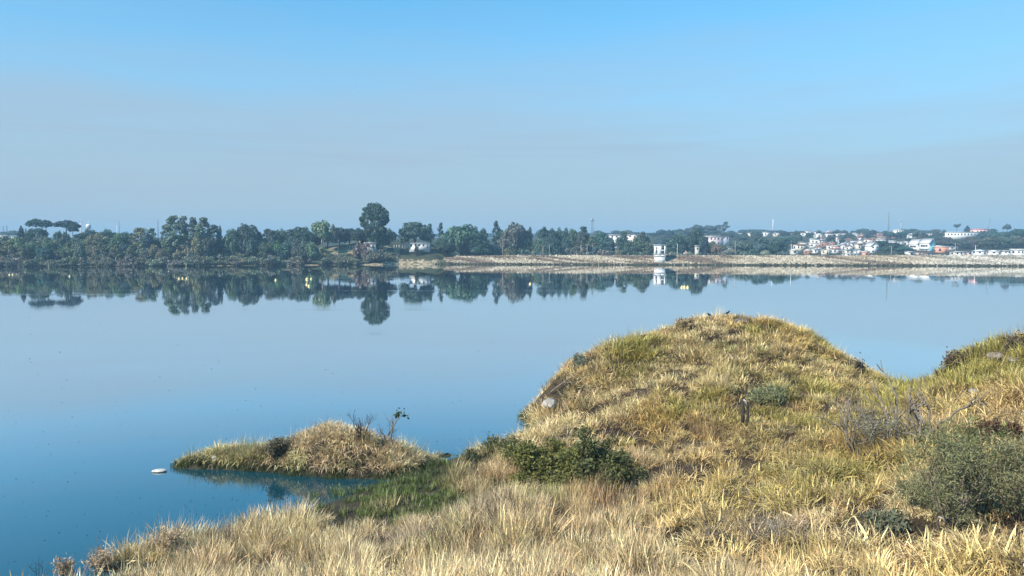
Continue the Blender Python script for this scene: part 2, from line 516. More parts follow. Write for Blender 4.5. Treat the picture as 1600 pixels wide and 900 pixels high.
t.links.new(bp.outputs[0], wg.inputs['Normal'])
t.links.new(b_.outputs[0], o_.inputs[0])
M_WATER = m
w = link('lake', mesh_np('lake', [(-1600, -300, 0), (1600, -300, 0), (1600, 420, 0), (-1600, 420, 0)], [(0, 1, 2, 3)], None, (M_WATER,)))
tag(w, kind='structure')

# ------------------------------------------------------------------ far land
DAM_A = np.array((-30.0, 301.5))          # waterline of the dam, left end
DAM_D = np.array((0.9909, -0.1343))       # its direction
DAM_N = np.array((0.1343, 0.9909))        # away from the lake
def shore_y(X):
    """depth of the far waterline"""
    X = np.asarray(X, float)
    yl = np.interp(X, [-900, -400, -183, -150, -120, -90, -60, -52, -46, -30], [230, 245, 264, 268, 274, 283, 291, 293, 300, 301.5])
    yr = DAM_A[1] + (X - DAM_A[0]) * DAM_D[1] / DAM_D[0]
    return np.where(X < DAM_A[0], yl, yr)
def far_z(X, Y):
    X = np.asarray(X, float); Y = np.asarray(Y, float)
    s = Y - shore_y(X)
    # wooded bank on the left
    zl = -0.6 + 0.9 * smooth01(-2, 3, s) + 1.2 * smooth01(3, 14, s) + 4.8 * smooth01(8, 36, s) + 0.012 * np.clip(s - 36, 0, 500) + (fbm(X, Y, 22, 4) - 0.5) * 1.2 * smooth01(6, 30, s) + 3.0 * smooth01(9, 19, s) * np.exp(-((X + 66) / 13) ** 2)
    # bare bank beside the dam
    zc = -0.6 + 1.3 * smooth01(-2, 2, s) + 2.6 * smooth01(1, 7, s) + 3.2 * smooth01(5, 17, s) + (fbm(X, Y, 5, 14) - .5) * .9 * smooth01(1, 6, s) + 0.012 * np.clip(s - 26, 0, 500)
    # low ground behind the dam rising to the town
    zr = 1.2 * smooth01(8, 14, s) - 0.6 + 0.3 * smooth01(15, 60, s) + np.interp(s, [60, 130, 200, 330, 520, 900, 1200, 2500], [0, 3, 6.5, 13, 19.5, 27, 29, 20]) + (fbm(X, Y, 90, 6) - 0.5) * 3.0 * smooth01(100, 300, s)
    u = X / np.maximum(Y, 1)
    a = smooth01(-60, -50, X - (Y - 300) * 0.02)
    c = smooth01(-34, -24, X - (Y - 300) * 0.12)
    z = zl * (1 - a) + zc * a
    far = smooth01(60, 260, s)
    z = z * (1 - c) + zr * c
    return z * (1 - far) + np.where(c > 0.5, zr, np.maximum(zl, 0.5 * (zr + zl))) * far
xs = np.unique(np.concatenate([np.linspace(-1400, -260, 24), np.linspace(-260, 330, 150), np.linspace(-90, -8, 100), np.linspace(330, 1700, 26)]))
ys = np.unique(np.concatenate([np.linspace(225, 345, 90), np.linspace(286, 326, 56), np.linspace(345, 600, 40), np.linspace(600, 1400, 30), np.linspace(1400, 4200, 12)]))
FX, FY = np.meshgrid(xs, ys)
FZ = far_z(FX, FY)
ny, nx = FX.shape
ii = np.arange(ny * nx).reshape(ny, nx)
quads = np.stack([ii[:-1, :-1], ii[:-1, 1:], ii[1:, 1:], ii[1:, :-1]], -1).reshape(-1, 4)
S = FY - shore_y(FX)
sand = (smooth01(-56, -50, FX) * (1 - smooth01(-22, -14, FX)) * (1 - smooth01(3, 8, S + (fbm(FX, FY, 6, 9) - .5) * 8)))
sand = np.maximum(sand, .98 * (1 - smooth01(0.8, 2.2, S + (fbm(FX, FY, 9, 8) - .5) * 5)))
dry = smooth01(-85, -70, FX) * (1 - smooth01(-12, -6, FX)) * smooth01(8, 14, S) * (1 - smooth01(34, 44, S))
m, t = mat_new('far_land_soil')
o_ = N(t, 'ShaderNodeOutputMaterial'); b_ = N(t, 'ShaderNodeBsdfPrincipled')
b_.inputs['Roughness'].default_value = 0.95; b_.inputs['Specular IOR Level'].default_value = 0.1
geo = N(t, 'ShaderNodeNewGeometry')
n1 = N(t, 'ShaderNodeTexNoise'); n1.inputs['Scale'].default_value = 0.12; n1.inputs['Detail'].default_value = 8
n2 = N(t, 'ShaderNodeTexNoise'); n2.inputs['Scale'].default_value = 0.6; n2.inputs['Detail'].default_value = 6
t.links.new(geo.outputs['Position'], n1.inputs['Vector']); t.links.new(geo.outputs['Position'], n2.inputs['Vector'])
def ramp(tree, src, stops):
    r = N(tree, 'ShaderNodeValToRGB')
    e = r.color_ramp.elements
    e[0].position, e[0].color = stops[0][0], (*stops[0][1], 1)
    e[1].position, e[1].color = stops[-1][0], (*stops[-1][1], 1)
    for p_, c_ in stops[1:-1]:
        k = e.new(p_); k.color = (*c_, 1)
    tree.links.new(src, r.inputs[0])
    return r.outputs[0]
cg = ramp(t, n1.outputs[0], [(0.3, (0.03, 0.042, 0.022)), (0.5, (0.055, 0.062, 0.035)), (0.7, (0.09, 0.08, 0.05))])
cs = ramp(t, n2.outputs[0], [(0.3, (0.2, 0.15, 0.1)), (0.5, (0.4, 0.33, 0.22)), (0.7, (0.5, 0.44, 0.31))])
cd = ramp(t, n2.outputs[0], [(0.3, (0.14, 0.16, 0.07)), (0.5, (0.27, 0.24, 0.13)), (0.7, (0.38, 0.32, 0.2))])
def mixc(tree, fac, a, b):
    k = N(tree, 'ShaderNodeMix', data_type='RGBA')
    tree.links.new(fac, k.inputs[0]); tree.links.new(a, k.inputs[6]); tree.links.new(b, k.inputs[7])
    return k.outputs[2]
asand = N(t, 'ShaderNodeAttribute', attribute_name='sand'); adry = N(t, 'ShaderNodeAttribute', attribute_name='dry')
c1 = mixc(t, adry.outputs['Fac'], cg, cd)
n3 = N(t, 'ShaderNodeTexNoise'); n3.inputs['Scale'].default_value = 0.9; n3.inputs['Detail'].default_value = 6
t.links.new(geo.outputs['Position'], n3.inputs['Vector'])
sm_ = N(t, 'ShaderNodeMath', operation='MULTIPLY_ADD'); sm_.inputs[1].default_value = 1.3
t.links.new(n3.outputs[0], sm_.inputs[0]); t.links.new(asand.outputs['Fac'], sm_.inputs[2])
sr_ = N(t, 'ShaderNodeMapRange'); sr_.inputs['From Min'].default_value = 1.45; sr_.inputs['From Max'].default_value = 1.7
t.links.new(sm_.outputs[0], sr_.inputs['Value'])
c2 = mixc(t, sr_.outputs[0], c1, cs)
t.links.new(c2, b_.inputs['Base Color'])
t.links.new(b_.outputs[0], o_.inputs[0])
g = link('far_land', mesh_np('far_land', np.c_[FX.ravel(), FY.ravel(), FZ.ravel()], quads, None, (m,), True, {'sand': sand.ravel(), 'dry': dry.ravel()}))
tag(g, kind='structure')

# ------------------------------------------------------------------ the dam: a long bank faced with rubble
DL = 420.0
prof = [(-4.0, -1.4), (0.0, 0.0), (9.5, 3.3), (10.0, 3.45), (15.5, 3.45), (24.0, 0.2), (24.0, -1.5)]
ks = np.linspace(-4, DL, 140)
def dam_pt(s, off, z):
    p = DAM_A + DAM_D * s + DAM_N * off
    return (p[0], p[1], z)
def crest_add(s):
    return np.interp(s, [-4, 6, 30, 150, 250, 420], [-1.6, -0.4, 0.0, 0.12, 0.5, 0.7])
V = []
for s in ks:
    for off, z in prof:
        V.append(dam_pt(s, off, z + (crest_add(s) if z > 1 else 0) + (random.uniform(-.12, .12) if 0.5 < z < 3.4 else 0)))
k = len(prof)
Q = [(i * k + j, (i + 1) * k + j, (i + 1) * k + j + 1, i * k + j + 1) for i in range(len(ks) - 1) for j in range(k - 1)]
m, t = mat_new('dam_rubble_bed')
o_ = N(t, 'ShaderNodeOutputMaterial'); b_ = N(t, 'ShaderNodeBsdfPrincipled')
b_.inputs['Roughness'].default_value = 0.95; b_.inputs['Specular IOR Level'].default_value = 0.1
geo = N(t, 'ShaderNodeNewGeometry')
n1 = N(t, 'ShaderNodeTexNoise'); n1.inputs['Scale'].default_value = 0.7; n1.inputs['Detail'].default_value = 8
t.links.new(geo.outputs['Position'], n1.inputs['Vector'])
cc = ramp(t, n1.outputs[0], [(0.3, (0.12, 0.1, 0.08)), (0.5, (0.26, 0.225, 0.18)), (0.7, (0.36, 0.31, 0.25))])
t.links.new(cc, b_.inputs['Base Color']); t.links.new(b_.outputs[0], o_.inputs[0])
dam = link('dam_embankment', mesh_np('dam_embankment', V, [q[::-1] for q in Q], None, (m,)))
tag(dam, kind='structure')
# service road along its crest, with a low kerb on the lake side
V, Q2 = [], []
for s in ks:
    for off in (10.6, 15.0):
        V.append(dam_pt(s, off, 3.45 + crest_add(s) + 0.01))
Q2 = [(2 * i, 2 * i + 1, 2 * i + 3, 2 * i + 2) for i in range(len(ks) - 1)]
road = link('crest_road', mesh_np('crest_road', V, [q[::-1] for q in Q2], None, (mat_plain('road_gravel', (0.33, 0.31, 0.28), 0.95, 0.15, 0.6),)))
tag(road, kind='structure')
mb = MB()
for i in range(len(ks) - 1):
    a, b = ks[i], ks[i + 1]
    za, zb = 3.45 + crest_add(a), 3.45 + crest_add(b)
    V = [dam_pt(a, 10.2, za - .1), dam_pt(b, 10.2, zb - .1), dam_pt(b, 10.55, zb - .1), dam_pt(a, 10.55, za - .1),
         dam_pt(a, 10.2, za + .16), dam_pt(b, 10.2, zb + .16), dam_pt(b, 10.55, zb + .16), dam_pt(a, 10.55, za + .16)]
    mb.raw(V, [(4, 5, 6, 7), (0, 1, 5, 4), (3, 7, 6, 2)])
kerb = mb.build('crest_kerb', M_CONCRETE)
tag(kerb, kind='structure')

# scatter helper: real meshes set out on points with geometry nodes (for what nobody could count)
def scatter(name, protos, pos, rot, scl, idx, col, label=None, cat=None):
    pc = bpy.data.collections.new(name + '_pieces')
    for i, (me) in enumerate(protos):
        ob = bpy.data.objects.new(f'{name}_piece_{i:02d}', me)
        pc.objects.link(ob)
    me = bpy.data.meshes.new(name)
    n = len(pos)
    me.vertices.add(n)
    me.vertices.foreach_set('co', np.asarray(pos, np.float32).ravel())
    for nm, tp, arr, key in (('rot', 'FLOAT_VECTOR', rot, 'vector'), ('scl', 'FLOAT', scl, 'value'), ('idx', 'INT', idx, 'value'), ('col', 'FLOAT_COLOR', np.c_[col, np.ones(n)], 'color')):
        a = me.attributes.new(nm, tp, 'POINT')
        a.data.foreach_set(key, np.asarray(arr, np.int32 if tp == 'INT' else np.float32).ravel())
    ob = link(name, me)
    ng = bpy.data.node_groups.new(name + '_scatter', 'GeometryNodeTree')
    ng.interface.new_socket('Geometry', in_out='INPUT', socket_type='NodeSocketGeometry')
    ng.interface.new_socket('Geometry', in_out='OUTPUT', socket_type='NodeSocketGeometry')
    gi = ng.nodes.new('NodeGroupInput'); go = ng.nodes.new('NodeGroupOutput')
    ci = ng.nodes.new('GeometryNodeCollectionInfo')
    ci.inputs['Collection'].default_value = pc
    ci.inputs['Separate Children'].default_value = True
    ci.inputs['Reset Children'].default_value = True
    ip = ng.nodes.new('GeometryNodeInstanceOnPoints')
    ip.inputs['Pick Instance'].default_value = True
    def attr(nm, tp):
        a = ng.nodes.new('GeometryNodeInputNamedAttribute')
        a.data_type = tp
        a.inputs['Name'].default_value = nm
        return a.outputs['Attribute']
    L = ng.links.new
    L(gi.outputs[0], ip.inputs['Points']); L(ci.outputs[0], ip.inputs['Instance'])
    L(attr('idx', 'INT'), ip.inputs['Instance Index'])
    e2r = ng.nodes.new('FunctionNodeEulerToRotation')
    L(attr('rot', 'FLOAT_VECTOR'), e2r.inputs[0]); L(e2r.outputs[0], ip.inputs['Rotation'])
    L(attr('scl', 'FLOAT'), ip.inputs['Scale'])
    L(ip.outputs[0], go.inputs[0])
    md = ob.modifiers.new('scatter', 'NODES')
    md.node_group = ng
    tag(ob, label, cat, kind='stuff')
    return ob

def rock_mesh(name, rng, mat, flat=0.7, sub=1, rough=.5):
    import bmesh
    bm = bmesh.new()
    bmesh.ops.create_icosphere(bm, subdivisions=sub, radius=0.5)
    for v in bm.verts:
        d = v.co.normalized()
        f = 1 - rough / 2 + rough * (rng.random() if sub < 2 else 0.6 * float(fbm(d.x * 2 + 9 + d.z, d.y * 2 + d.z * 1.7 + 5, 1.0, 31)) + .4 * rng.random() * .5)
        v.co = Vector((d.x * f, d.y * f * 0.85, d.z * f * flat)) * 0.5
    me = bpy.data.meshes.new(name)
    bm.to_mesh(me); bm.free()
    me.materials.append(mat)
    return me

m, t = mat_new('rubble_stone')
o_ = N(t, 'ShaderNodeOutputMaterial'); b_ = N(t, 'ShaderNodeBsdfPrincipled')
b_.inputs['Roughness'].default_value = 0.9; b_.inputs['Specular IOR Level'].default_value = 0.15
a_ = N(t, 'ShaderNodeAttribute', attribute_name='col', attribute_type='INSTANCER')
t.links.new(a_.outputs['Color'], b_.inputs['Base Color']); t.links.new(b_.outputs[0], o_.inputs[0])
M_RUBBLE = m
protos = [rock_mesh(f'rubble_stone_{i}', RNG, M_RUBBLE) for i in range(4)]
n = 26000
s = RNG.uniform(-3, 330, n); f = RNG.uniform(-0.03, 1.0, n) ** 0.9
f = np.nan_to_num(f, nan=0.0)
off = f * 9.9
zz = off / 9.5 * (3.3 + crest_add(s))
pos = np.stack([DAM_A[0] + DAM_D[0] * s + DAM_N[0] * off, DAM_A[1] + DAM_D[1] * s + DAM_N[1] * off, zz + 0.02], 1)
# stones of different loads lie in slanting bands; fresh grey stone towards the right end; dark wet stones with weed at the waterline
band = fbm(s * 0.55 + off * 1.6, off * 0.3 - s * 0.06, 3.0, 11)
big = fbm(s, off * 3, 22, 12)
fresh = smooth01(175, 205, s + (big - .5) * 40)[:, None]
brown = np.array((0.34, 0.28, 0.215)); pale = np.array((0.5, 0.45, 0.37)); dark = np.array((0.15, 0.115, 0.095)); grey = np.array((0.5, 0.48, 0.44))
b3 = smooth01(0.42, 0.62, band)[:, None]
col = (brown * (1 - b3) + pale * b3)
d3 = smooth01(0.5, 0.38, band)[:, None] if False else (1 - smooth01(0.34, 0.46, band))[:, None]
col = col * (1 - d3 * 0.8) + dark * d3 * 0.8
col = col * (1 - fresh) + (grey * (0.82 + 0.3 * b3) - d3 * 0.14) * fresh
col *= RNG.uniform(0.6, 1.35, (n, 1))
wetl = (1 - smooth01(0.25, 0.6, zz + (RNG.random(n) - .5) * .3))[:, None]
col = col * (1 - wetl) + np.array((0.055, 0.06, 0.04)) * RNG.uniform(0.6, 1.5, (n, 1)) * wetl
col = np.clip(col * np.array((.88, .85, .78)), 0.02, 0.8)
scl = RNG.uniform(0.35, 1.0, n) * np.where(RNG.random(n) < 0.06, 1.7, 1.0)
scatter('dam_rubble', protos, pos, RNG.uniform(0, 6.28, (n, 3)), scl, RNG.integers(0, 4, n), col, 'grey and brown rubble stones facing the long dam', 'rubble')

# ------------------------------------------------------------------ trees
def leaf_cards(C, Nn, size, rng, aspect=1.5):
    """small diamond leaf sprays at points C facing roughly Nn"""
    n = len(C)
    Nn = Nn / (np.linalg.norm(Nn, axis=1, keepdims=True) + 1e-9)
    r = rng.normal(size=(n, 3))
    a = np.cross(Nn, r); a /= np.linalg.norm(a, axis=1, keepdims=True) + 1e-9
    b = np.cross(Nn, a)
    s = (size * rng.uniform(0.6, 1.45, n))[:, None]
    V = np.stack([C - a * s * aspect * .5, C - b * s * .5 + Nn * s * .12, C + a * s * aspect * .5, C + b * s * .5 + Nn * s * .12], 1).reshape(-1, 3)
    F = np.arange(4 * n).reshape(-1, 4)
    return V, F, np.repeat(rng.random(n), 4)

def crown_mesh(name, clumps, n_per, leaf, rng, rough=0.8, fill=0.35):
    Cs, Ns = [], []
    for c, rad in clumps:
        c = np.array(c, float); rad = np.array(rad, float)
        k = max(8, int(n_per * (rad.prod() ** (1 / 3.)) ** 2))
        d = rng.normal(size=(k, 3)); d /= np.linalg.norm(d, axis=1, keepdims=True)
        r = np.where(rng.random(k) < fill, rng.uniform(0.3, 0.9, k), rng.uniform(0.85, 1.12, k))[:, None]
        Cs.append(c + d * rad * r)
        Ns.append(d + rng.normal(size=(k, 3)) * rough + np.array((0, 0, 0.25)))
    C = np.concatenate(Cs); Nn = np.concatenate(Ns)
    V, F, rn = leaf_cards(C, Nn, leaf, rng)
    return mesh_np(name, V, F, None, (M_LEAF,), False, {'rnd': rn})

def trunk_mesh(name, segs, mat):
    mb = MB()
    for pts, rad in segs:
        mb.tube(pts, rad, 6)
    return mb.mesh(name, mat, True)

PROTO = {}
def limb(a, b, r0, r1, rng, sag=0.08):
    a = np.array(a, float); b = np.array(b, float)
    L = np.linalg.norm(b - a)
    m1 = a + (b - a) * 0.35 + rng.normal(size=3) * L * sag
    m2 = a + (b - a) * 0.7 + rng.normal(size=3) * L * sag
    return ([a, m1, m2, b], [r0, r0 * .75 + r1 * .25, r0 * .4 + r1 * .6, r1])

def proto_round(key, seed, H=10.0, Wd=9.0, n=34, clear=0.04, squash=1.0, mat=None, lobes=True, leaf=0.5, cr=(0.15, 0.25)):
    rng = np.random.default_rng(seed)
    clumps = []
    zc = H * (clear + (1 - clear) * 0.5); rz = H * (1 - clear) * 0.5
    for i in range(n):
        d = rng.normal(size=3); d /= np.linalg.norm(d)
        if d[2] < -0.5: d[2] *= -0.6
        q = rng.uniform(0.55, 0.86)
        w = Wd * 0.5 * (1.0 - 0.25 * max(d[2], 0))
        r = Wd * rng.uniform(*cr)
        c = (d[0] * w * q, d[1] * w * q, zc + d[2] * rz * q * 1.0)
        clumps.append((c, (r, r, r * rng.uniform(0.62, 0.9) * squash)))
    segs = [limb((0, 0, -0.4), (0.1, 0, H * .72), Wd * .035, Wd * .012, rng, .03)]
    for i in range(7):
        c = clumps[i * 3 % n][0]
        segs.append(limb((0, 0, H * (clear + .08 + .04 * i)), c, Wd * .016, Wd * .005, rng))
    PROTO[key] = (trunk_mesh(key + '_trunk', segs, mat or M_BARK), crown_mesh(key + '_crown', clumps, 62, leaf, rng), H, Wd, 'broadleaf_tree')

def proto_gum(key, seed, H=16.0, Wd=8.0, n=24, clear=0.42, stems=1, leaf=0.48):
    """tall open crown of separate leaf clumps on long pale limbs"""
    rng = np.random.default_rng(seed)
    clumps, segs = [], []
    for s in range(stems):
        bx, by = rng.uniform(-.5, .5, 2) * (stems > 1)
        tx, ty = bx + rng.uniform(-.12, .12) * Wd, by + rng.uniform(-.12, .12) * Wd
        top = H * rng.uniform(.86, .95)
        segs.append(([(bx, by, -.4), (bx * .8 + tx * .2, by, H * .35), (tx * .7 + bx * .3, ty, H * .65), (tx, ty, top)], [Wd * .036, Wd * .028, Wd * .017, Wd * .006]))
        for i in range(n // stems):
            f = clear + (1 - clear) * (i + rng.random()) / (n / stems)
            spread = Wd * .5 * math.sin(math.pi * min(1, 0.25 + 0.72 * (f - clear) / (1 - clear))) * rng.uniform(.35, 1.0)
            a = rng.uniform(0, 6.283)
            z = H * min(f, .95)
            c = np.array((tx * f + spread * math.cos(a), ty * f + spread * math.sin(a), z))
            r = Wd * rng.uniform(.08, .155)
            clumps.append((c, (r, r, r * rng.uniform(.6, .85))))
            segs.append(limb((tx * f * .8, ty * f * .8, z - H * .1 - spread * .3), c, Wd * .011, Wd * .004, rng, .05))
    PROTO[key] = (trunk_mesh(key + '_trunk', segs, M_PALEBARK), crown_mesh(key + '_crown', clumps, 66, leaf, rng, fill=.25), H, Wd, 'tall_tree')

def proto_dome(key, seed, H=19.0, Wd=12.0):
    """the great tree: a big dome of clumps narrowing down to a pale trunk"""
    rng = np.random.default_rng(seed)
    clumps, segs = [], []
    outl = [(0.16, 0.3), (0.24, 0.45), (0.34, 0.6), (0.43, 0.74), (0.52, 0.88), (0.61, 1.0), (0.7, 1.0), (0.79, 0.95), (0.87, 0.76), (0.94, 0.45)]
    for f, wf in outl:
        k = int(3 + 11 * wf)
        for i in range(k):
            a = 6.283 * (i + rng.random()) / k
            rad = Wd * .5 * wf * rng.uniform(.55, .88)
            r = Wd * rng.uniform(.06, .105)
            c = (rad * math.cos(a), rad * math.sin(a), H * (f + rng.uniform(-.035, .035)))
            clumps.append((c, (r, r, r * rng.uniform(.65, .9))))
            if i % 3 == 0:
                segs.append(limb((0, 0, H * max(.2, f - .22)), c, Wd * .014, Wd * .004, rng, .05))
    segs.append(([(0.3, 0, -.5), (0.1, 0, H * .2), (0, 0, H * .5), (0, 0, H * .85)], [.52, .42, .3, .08]))
    PROTO[key] = (trunk_mesh(key + '_trunk', segs, M_PALEBARK), crown_mesh(key + '_crown', clumps, 105, .42, rng, fill=.3), H, Wd, 'tall_tree')

def proto_cone(key, seed, H=12.0, Wd=4.6, low=0.1, blunt=0.12):
    rng = np.random.default_rng(seed)
    clumps = []
    tiers = 13
    for i in range(tiers):
        f = low + (0.97 - low) * i / (tiers - 1)
        w = Wd * .5 * ((1 - (f - low) / (1.0 - low)) ** 0.6 * (1 - blunt) + blunt * .6) * rng.uniform(.82, 1.1)
        k = max(1, int(2 + 6 * w / (Wd * .5)))
        for j in range(k):
            a = 6.283 * (j + rng.random() * .7) / k
            r = max(.28, w * rng.uniform(.38, .58))
            clumps.append(((math.cos(a) * w * .6, math.sin(a) * w * .6, H * f + rng.uniform(-.3, .3)), (r, r, r * .8 + .2)))
    segs = [([(0, 0, -.4), (0, 0, H * .5), (0, 0, H * .95)], [.2, .13, .03])]
    PROTO[key] = (trunk_mesh(key + '_trunk', segs, M_BARK), crown_mesh(key + '_crown', clumps, 75, .42, rng), H, Wd, 'conifer_tree')

def proto_umbrella(key, seed, H=12.0, Wd=10.0, dish=0.0, depth=.1, n=26):
    """bare trunk carrying a flat tray of upturned branch ends"""
    rng = np.random.default_rng(seed)
    clumps, segs = [], [([(0, 0, -.4), (.1, 0, H * .5), (0, 0, H * .93)], [.3, .24, .12])]
    for i in range(n):
        a = 6.283 * i / n * 2.4 + rng.uniform(-.2, .2)
        q = math.sqrt((i + .5) / n) * rng.uniform(.9, 1.04)
        rad = Wd * .5 * q * .86
        z = H * (.95 - depth * .6 * (1 - dish) * q ** 2 + (dish * depth * (q ** 2 - .7))) + rng.uniform(-.15, .15)
        r = Wd * rng.uniform(.075, .11)
        c = np.array((rad * math.cos(a), rad * math.sin(a), z))
        clumps.append((c, (r * 1.1, r * 1.1, r * .8)))
        if i % 2 == 0:
            z0 = H * (.82 - .1 * q * (1 - dish))
            segs.append(([(0, 0, z0), c * np.array((.5, .5, 0)) + np.array((0, 0, z0 + (z - z0) * .25)), c * np.array((.9, .9, 0)) + np.array((0, 0, z0 + (z - z0) * .6)), c], [.1, .08, .06, .04]))
    PROTO[key] = (trunk_mesh(key + '_trunk', segs, M_BARK), crown_mesh(key + '_crown', clumps, 120, .36, rng, fill=.5), H, Wd, 'umbrella_tree')

def proto_scrub(key, seed, H=4.0, Wd=7.0, n=22, leaf=.42, airy=.75):
    rng = np.random.default_rng(seed)
    clumps, segs = [], []
    for i in range(n):
        a = rng.uniform(0, 6.283); q = math.sqrt(rng.random())
        c = np.array((math.cos(a) * Wd * .42 * q, math.sin(a) * Wd * .42 * q, H * rng.uniform(.18, .86) * (1 - .55 * q * q)))
        r = Wd * rng.uniform(.09, .16)
        clumps.append((c, (r, r, r * rng.uniform(.6, .95))))
        segs.append(limb((c[0] * .25, c[1] * .25, -.3), c, .05, .02, rng, .07))
    PROTO[key] = (trunk_mesh(key + '_stems', segs, M_TWIG), crown_mesh(key + '_crown', clumps, 70 * airy, leaf, rng, rough=1.0), H, Wd, 'shoreline_shrub')

for i in range(4): proto_round(f'round{i}', 20 + i, n=(34, 28, 40, 30)[i])
for i in range(2): proto_round(f'spread{i}', 30 + i, H=8.5, Wd=12.5, n=46, clear=.05, squash=.75, cr=(.1, .17))
for i in range(2): proto_round(f'airy{i}', 36 + i, H=10, Wd=8.5, n=20, clear=.2, cr=(.12, .19), mat=M_PALEBARK)
for i in range(4): proto_gum(f'gum{i}', 40 + i, n=(34, 28, 40, 32)[i], stems=(1, 1, 2, 1)[i], clear=(.36, .45, .3, .18)[i])
proto_dome('dome0', 50)
for i in range(3): proto_round(f'slim{i}', 140 + i, H=12, Wd=5.2, n=26, clear=.02, cr=(.15, .24), leaf=.45)
for i in range(3): proto_cone(f'cone{i}', 60 + i, Wd=(4.6, 3.8, 5.4)[i])
proto_umbrella('tray0', 70, depth=.26, n=34); proto_umbrella('tray1', 71, n=38, depth=.24); proto_umbrella('dish0', 72, H=9, Wd=9, dish=1.0, depth=.16); proto_umbrella('tray2', 73, H=8, Wd=8, depth=.3)
for i in range(4): proto_scrub(f'scrub{i}', 80 + i, H=(4, 3.4, 4.6, 3.8)[i])

DARK = (0.032, 0.058, 0.048); TEAL = (0.04, 0.072, 0.066); MID = (0.062, 0.092, 0.055); OLIVE = (0.115, 0.13, 0.075); PALE = (0.17, 0.18, 0.115)
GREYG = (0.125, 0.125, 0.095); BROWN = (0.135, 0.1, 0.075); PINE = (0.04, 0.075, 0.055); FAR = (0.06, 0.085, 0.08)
_trees = 0
def tree(key, px, top, wpx, Y, col, label, group=None, cat='tree', name=None, jitter=.12, X=None, ztop=None):
    """a tree whose foot is on the far land at depth Y and whose top reaches the given height"""
    global _trees
    _trees += 1
    p = P(px, top, Y)
    z0 = float(far_z(p.x, Y))
    if name != 'dam' and p.x > DAM_A[0]:
        s = (np.array((p.x, Y)) - DAM_A) @ DAM_N
        if s < 24: z0 = max(z0, 0.1)
    tm, cm, H, Wd, kind = PROTO[key]
    h = max(p.z - z0, 1.0)
    w = wpx * Y / FPX
    rz = random.uniform(0, 6.28)
    e = empty(name or kind, (p.x, Y, z0), rz, (w / Wd, w / Wd, h / H * 1.02))
    tr = link('stem' if kind == 'shoreline_shrub' else 'trunk', tm, e)
    cr = link('crown', cm, e)
    j = [random.uniform(1 - jitter, 1 + jitter) for _ in range(3)]
    v = random.uniform(.85, 1.18) * 2.0
    if key.startswith('cone'):
        e.scale = (e.scale[0] * 1.5, e.scale[1] * 1.5, e.scale[2])
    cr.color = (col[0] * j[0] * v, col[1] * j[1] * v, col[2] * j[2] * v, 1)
    tag(e, label, cat, group)
    return e

LANDMARKS = [(62, 'the umbrella trees'), (138, 'the white chimney tower'), (190, 'the evergreen row'), (240, 'the white-trunked tree'), (292, 'the tall gum group'), (340, 'the wispy treetop'), (386, 'the dark dome tree'),
             (440, 'the middle wood'), (503, 'the pale airy tree'), (548, 'the pale clearing'), (585, 'the great tall tree'), (650, 'the white bungalow'), (722, 'the huge dense tree'), (802, 'the grey-leaved tree'), (864, 'the row of tall trees'),
             (925, 'the lattice mast'), (973, 'the ragged tree'), (1031, 'the white tower'), (1088, 'the big layered tree'), (1120, 'the pinkish building'), (1150, 'the tall crest pole'), (1208, 'the white mast'), (1250, 'the cream house'), (1305, 'the cone-shaped tree'),
             (1362, 'the white gabled house'), (1389, 'the tallest mast'), (1449, 'the teal house'), (1495, 'the dish-shaped tree'), (1540, 'the crane'), (1574, 'the small umbrella tree')]
def where(px):
    x, nm = min(LANDMARKS, key=lambda l: abs(l[0] - px))
    d = px - x
    return ('in line with ' if abs(d) < 5 else 'just left of ' if d < 0 and d > -14 else 'just right of ' if 0 < d < 14 else 'left of ' if d < 0 else 'right of ') + nm
def cname(c):
    r, g, b = c[:3]
    m_ = max(c)
    if m_ < .062: return 'very dark'
    if r > g * 1.04: return 'brownish'
    if m_ < .078: return 'blue-green'
    if m_ < .1: return 'green'
    if r > .1 and b > r * .72: return 'grey-green'
    return 'olive'
def wname(c):
    r, g, b = c[:3]
    if r > .7: return 'white'
    if r > g * 1.5: return 'brick-coloured'
    if r > g * 1.06: return 'cream'
    return 'grey'
def rname(c):
    r, g, b = c[:3]
    return 'red roof' if r > g * 1.4 else 'pale roof' if r > .5 else 'grey roof'

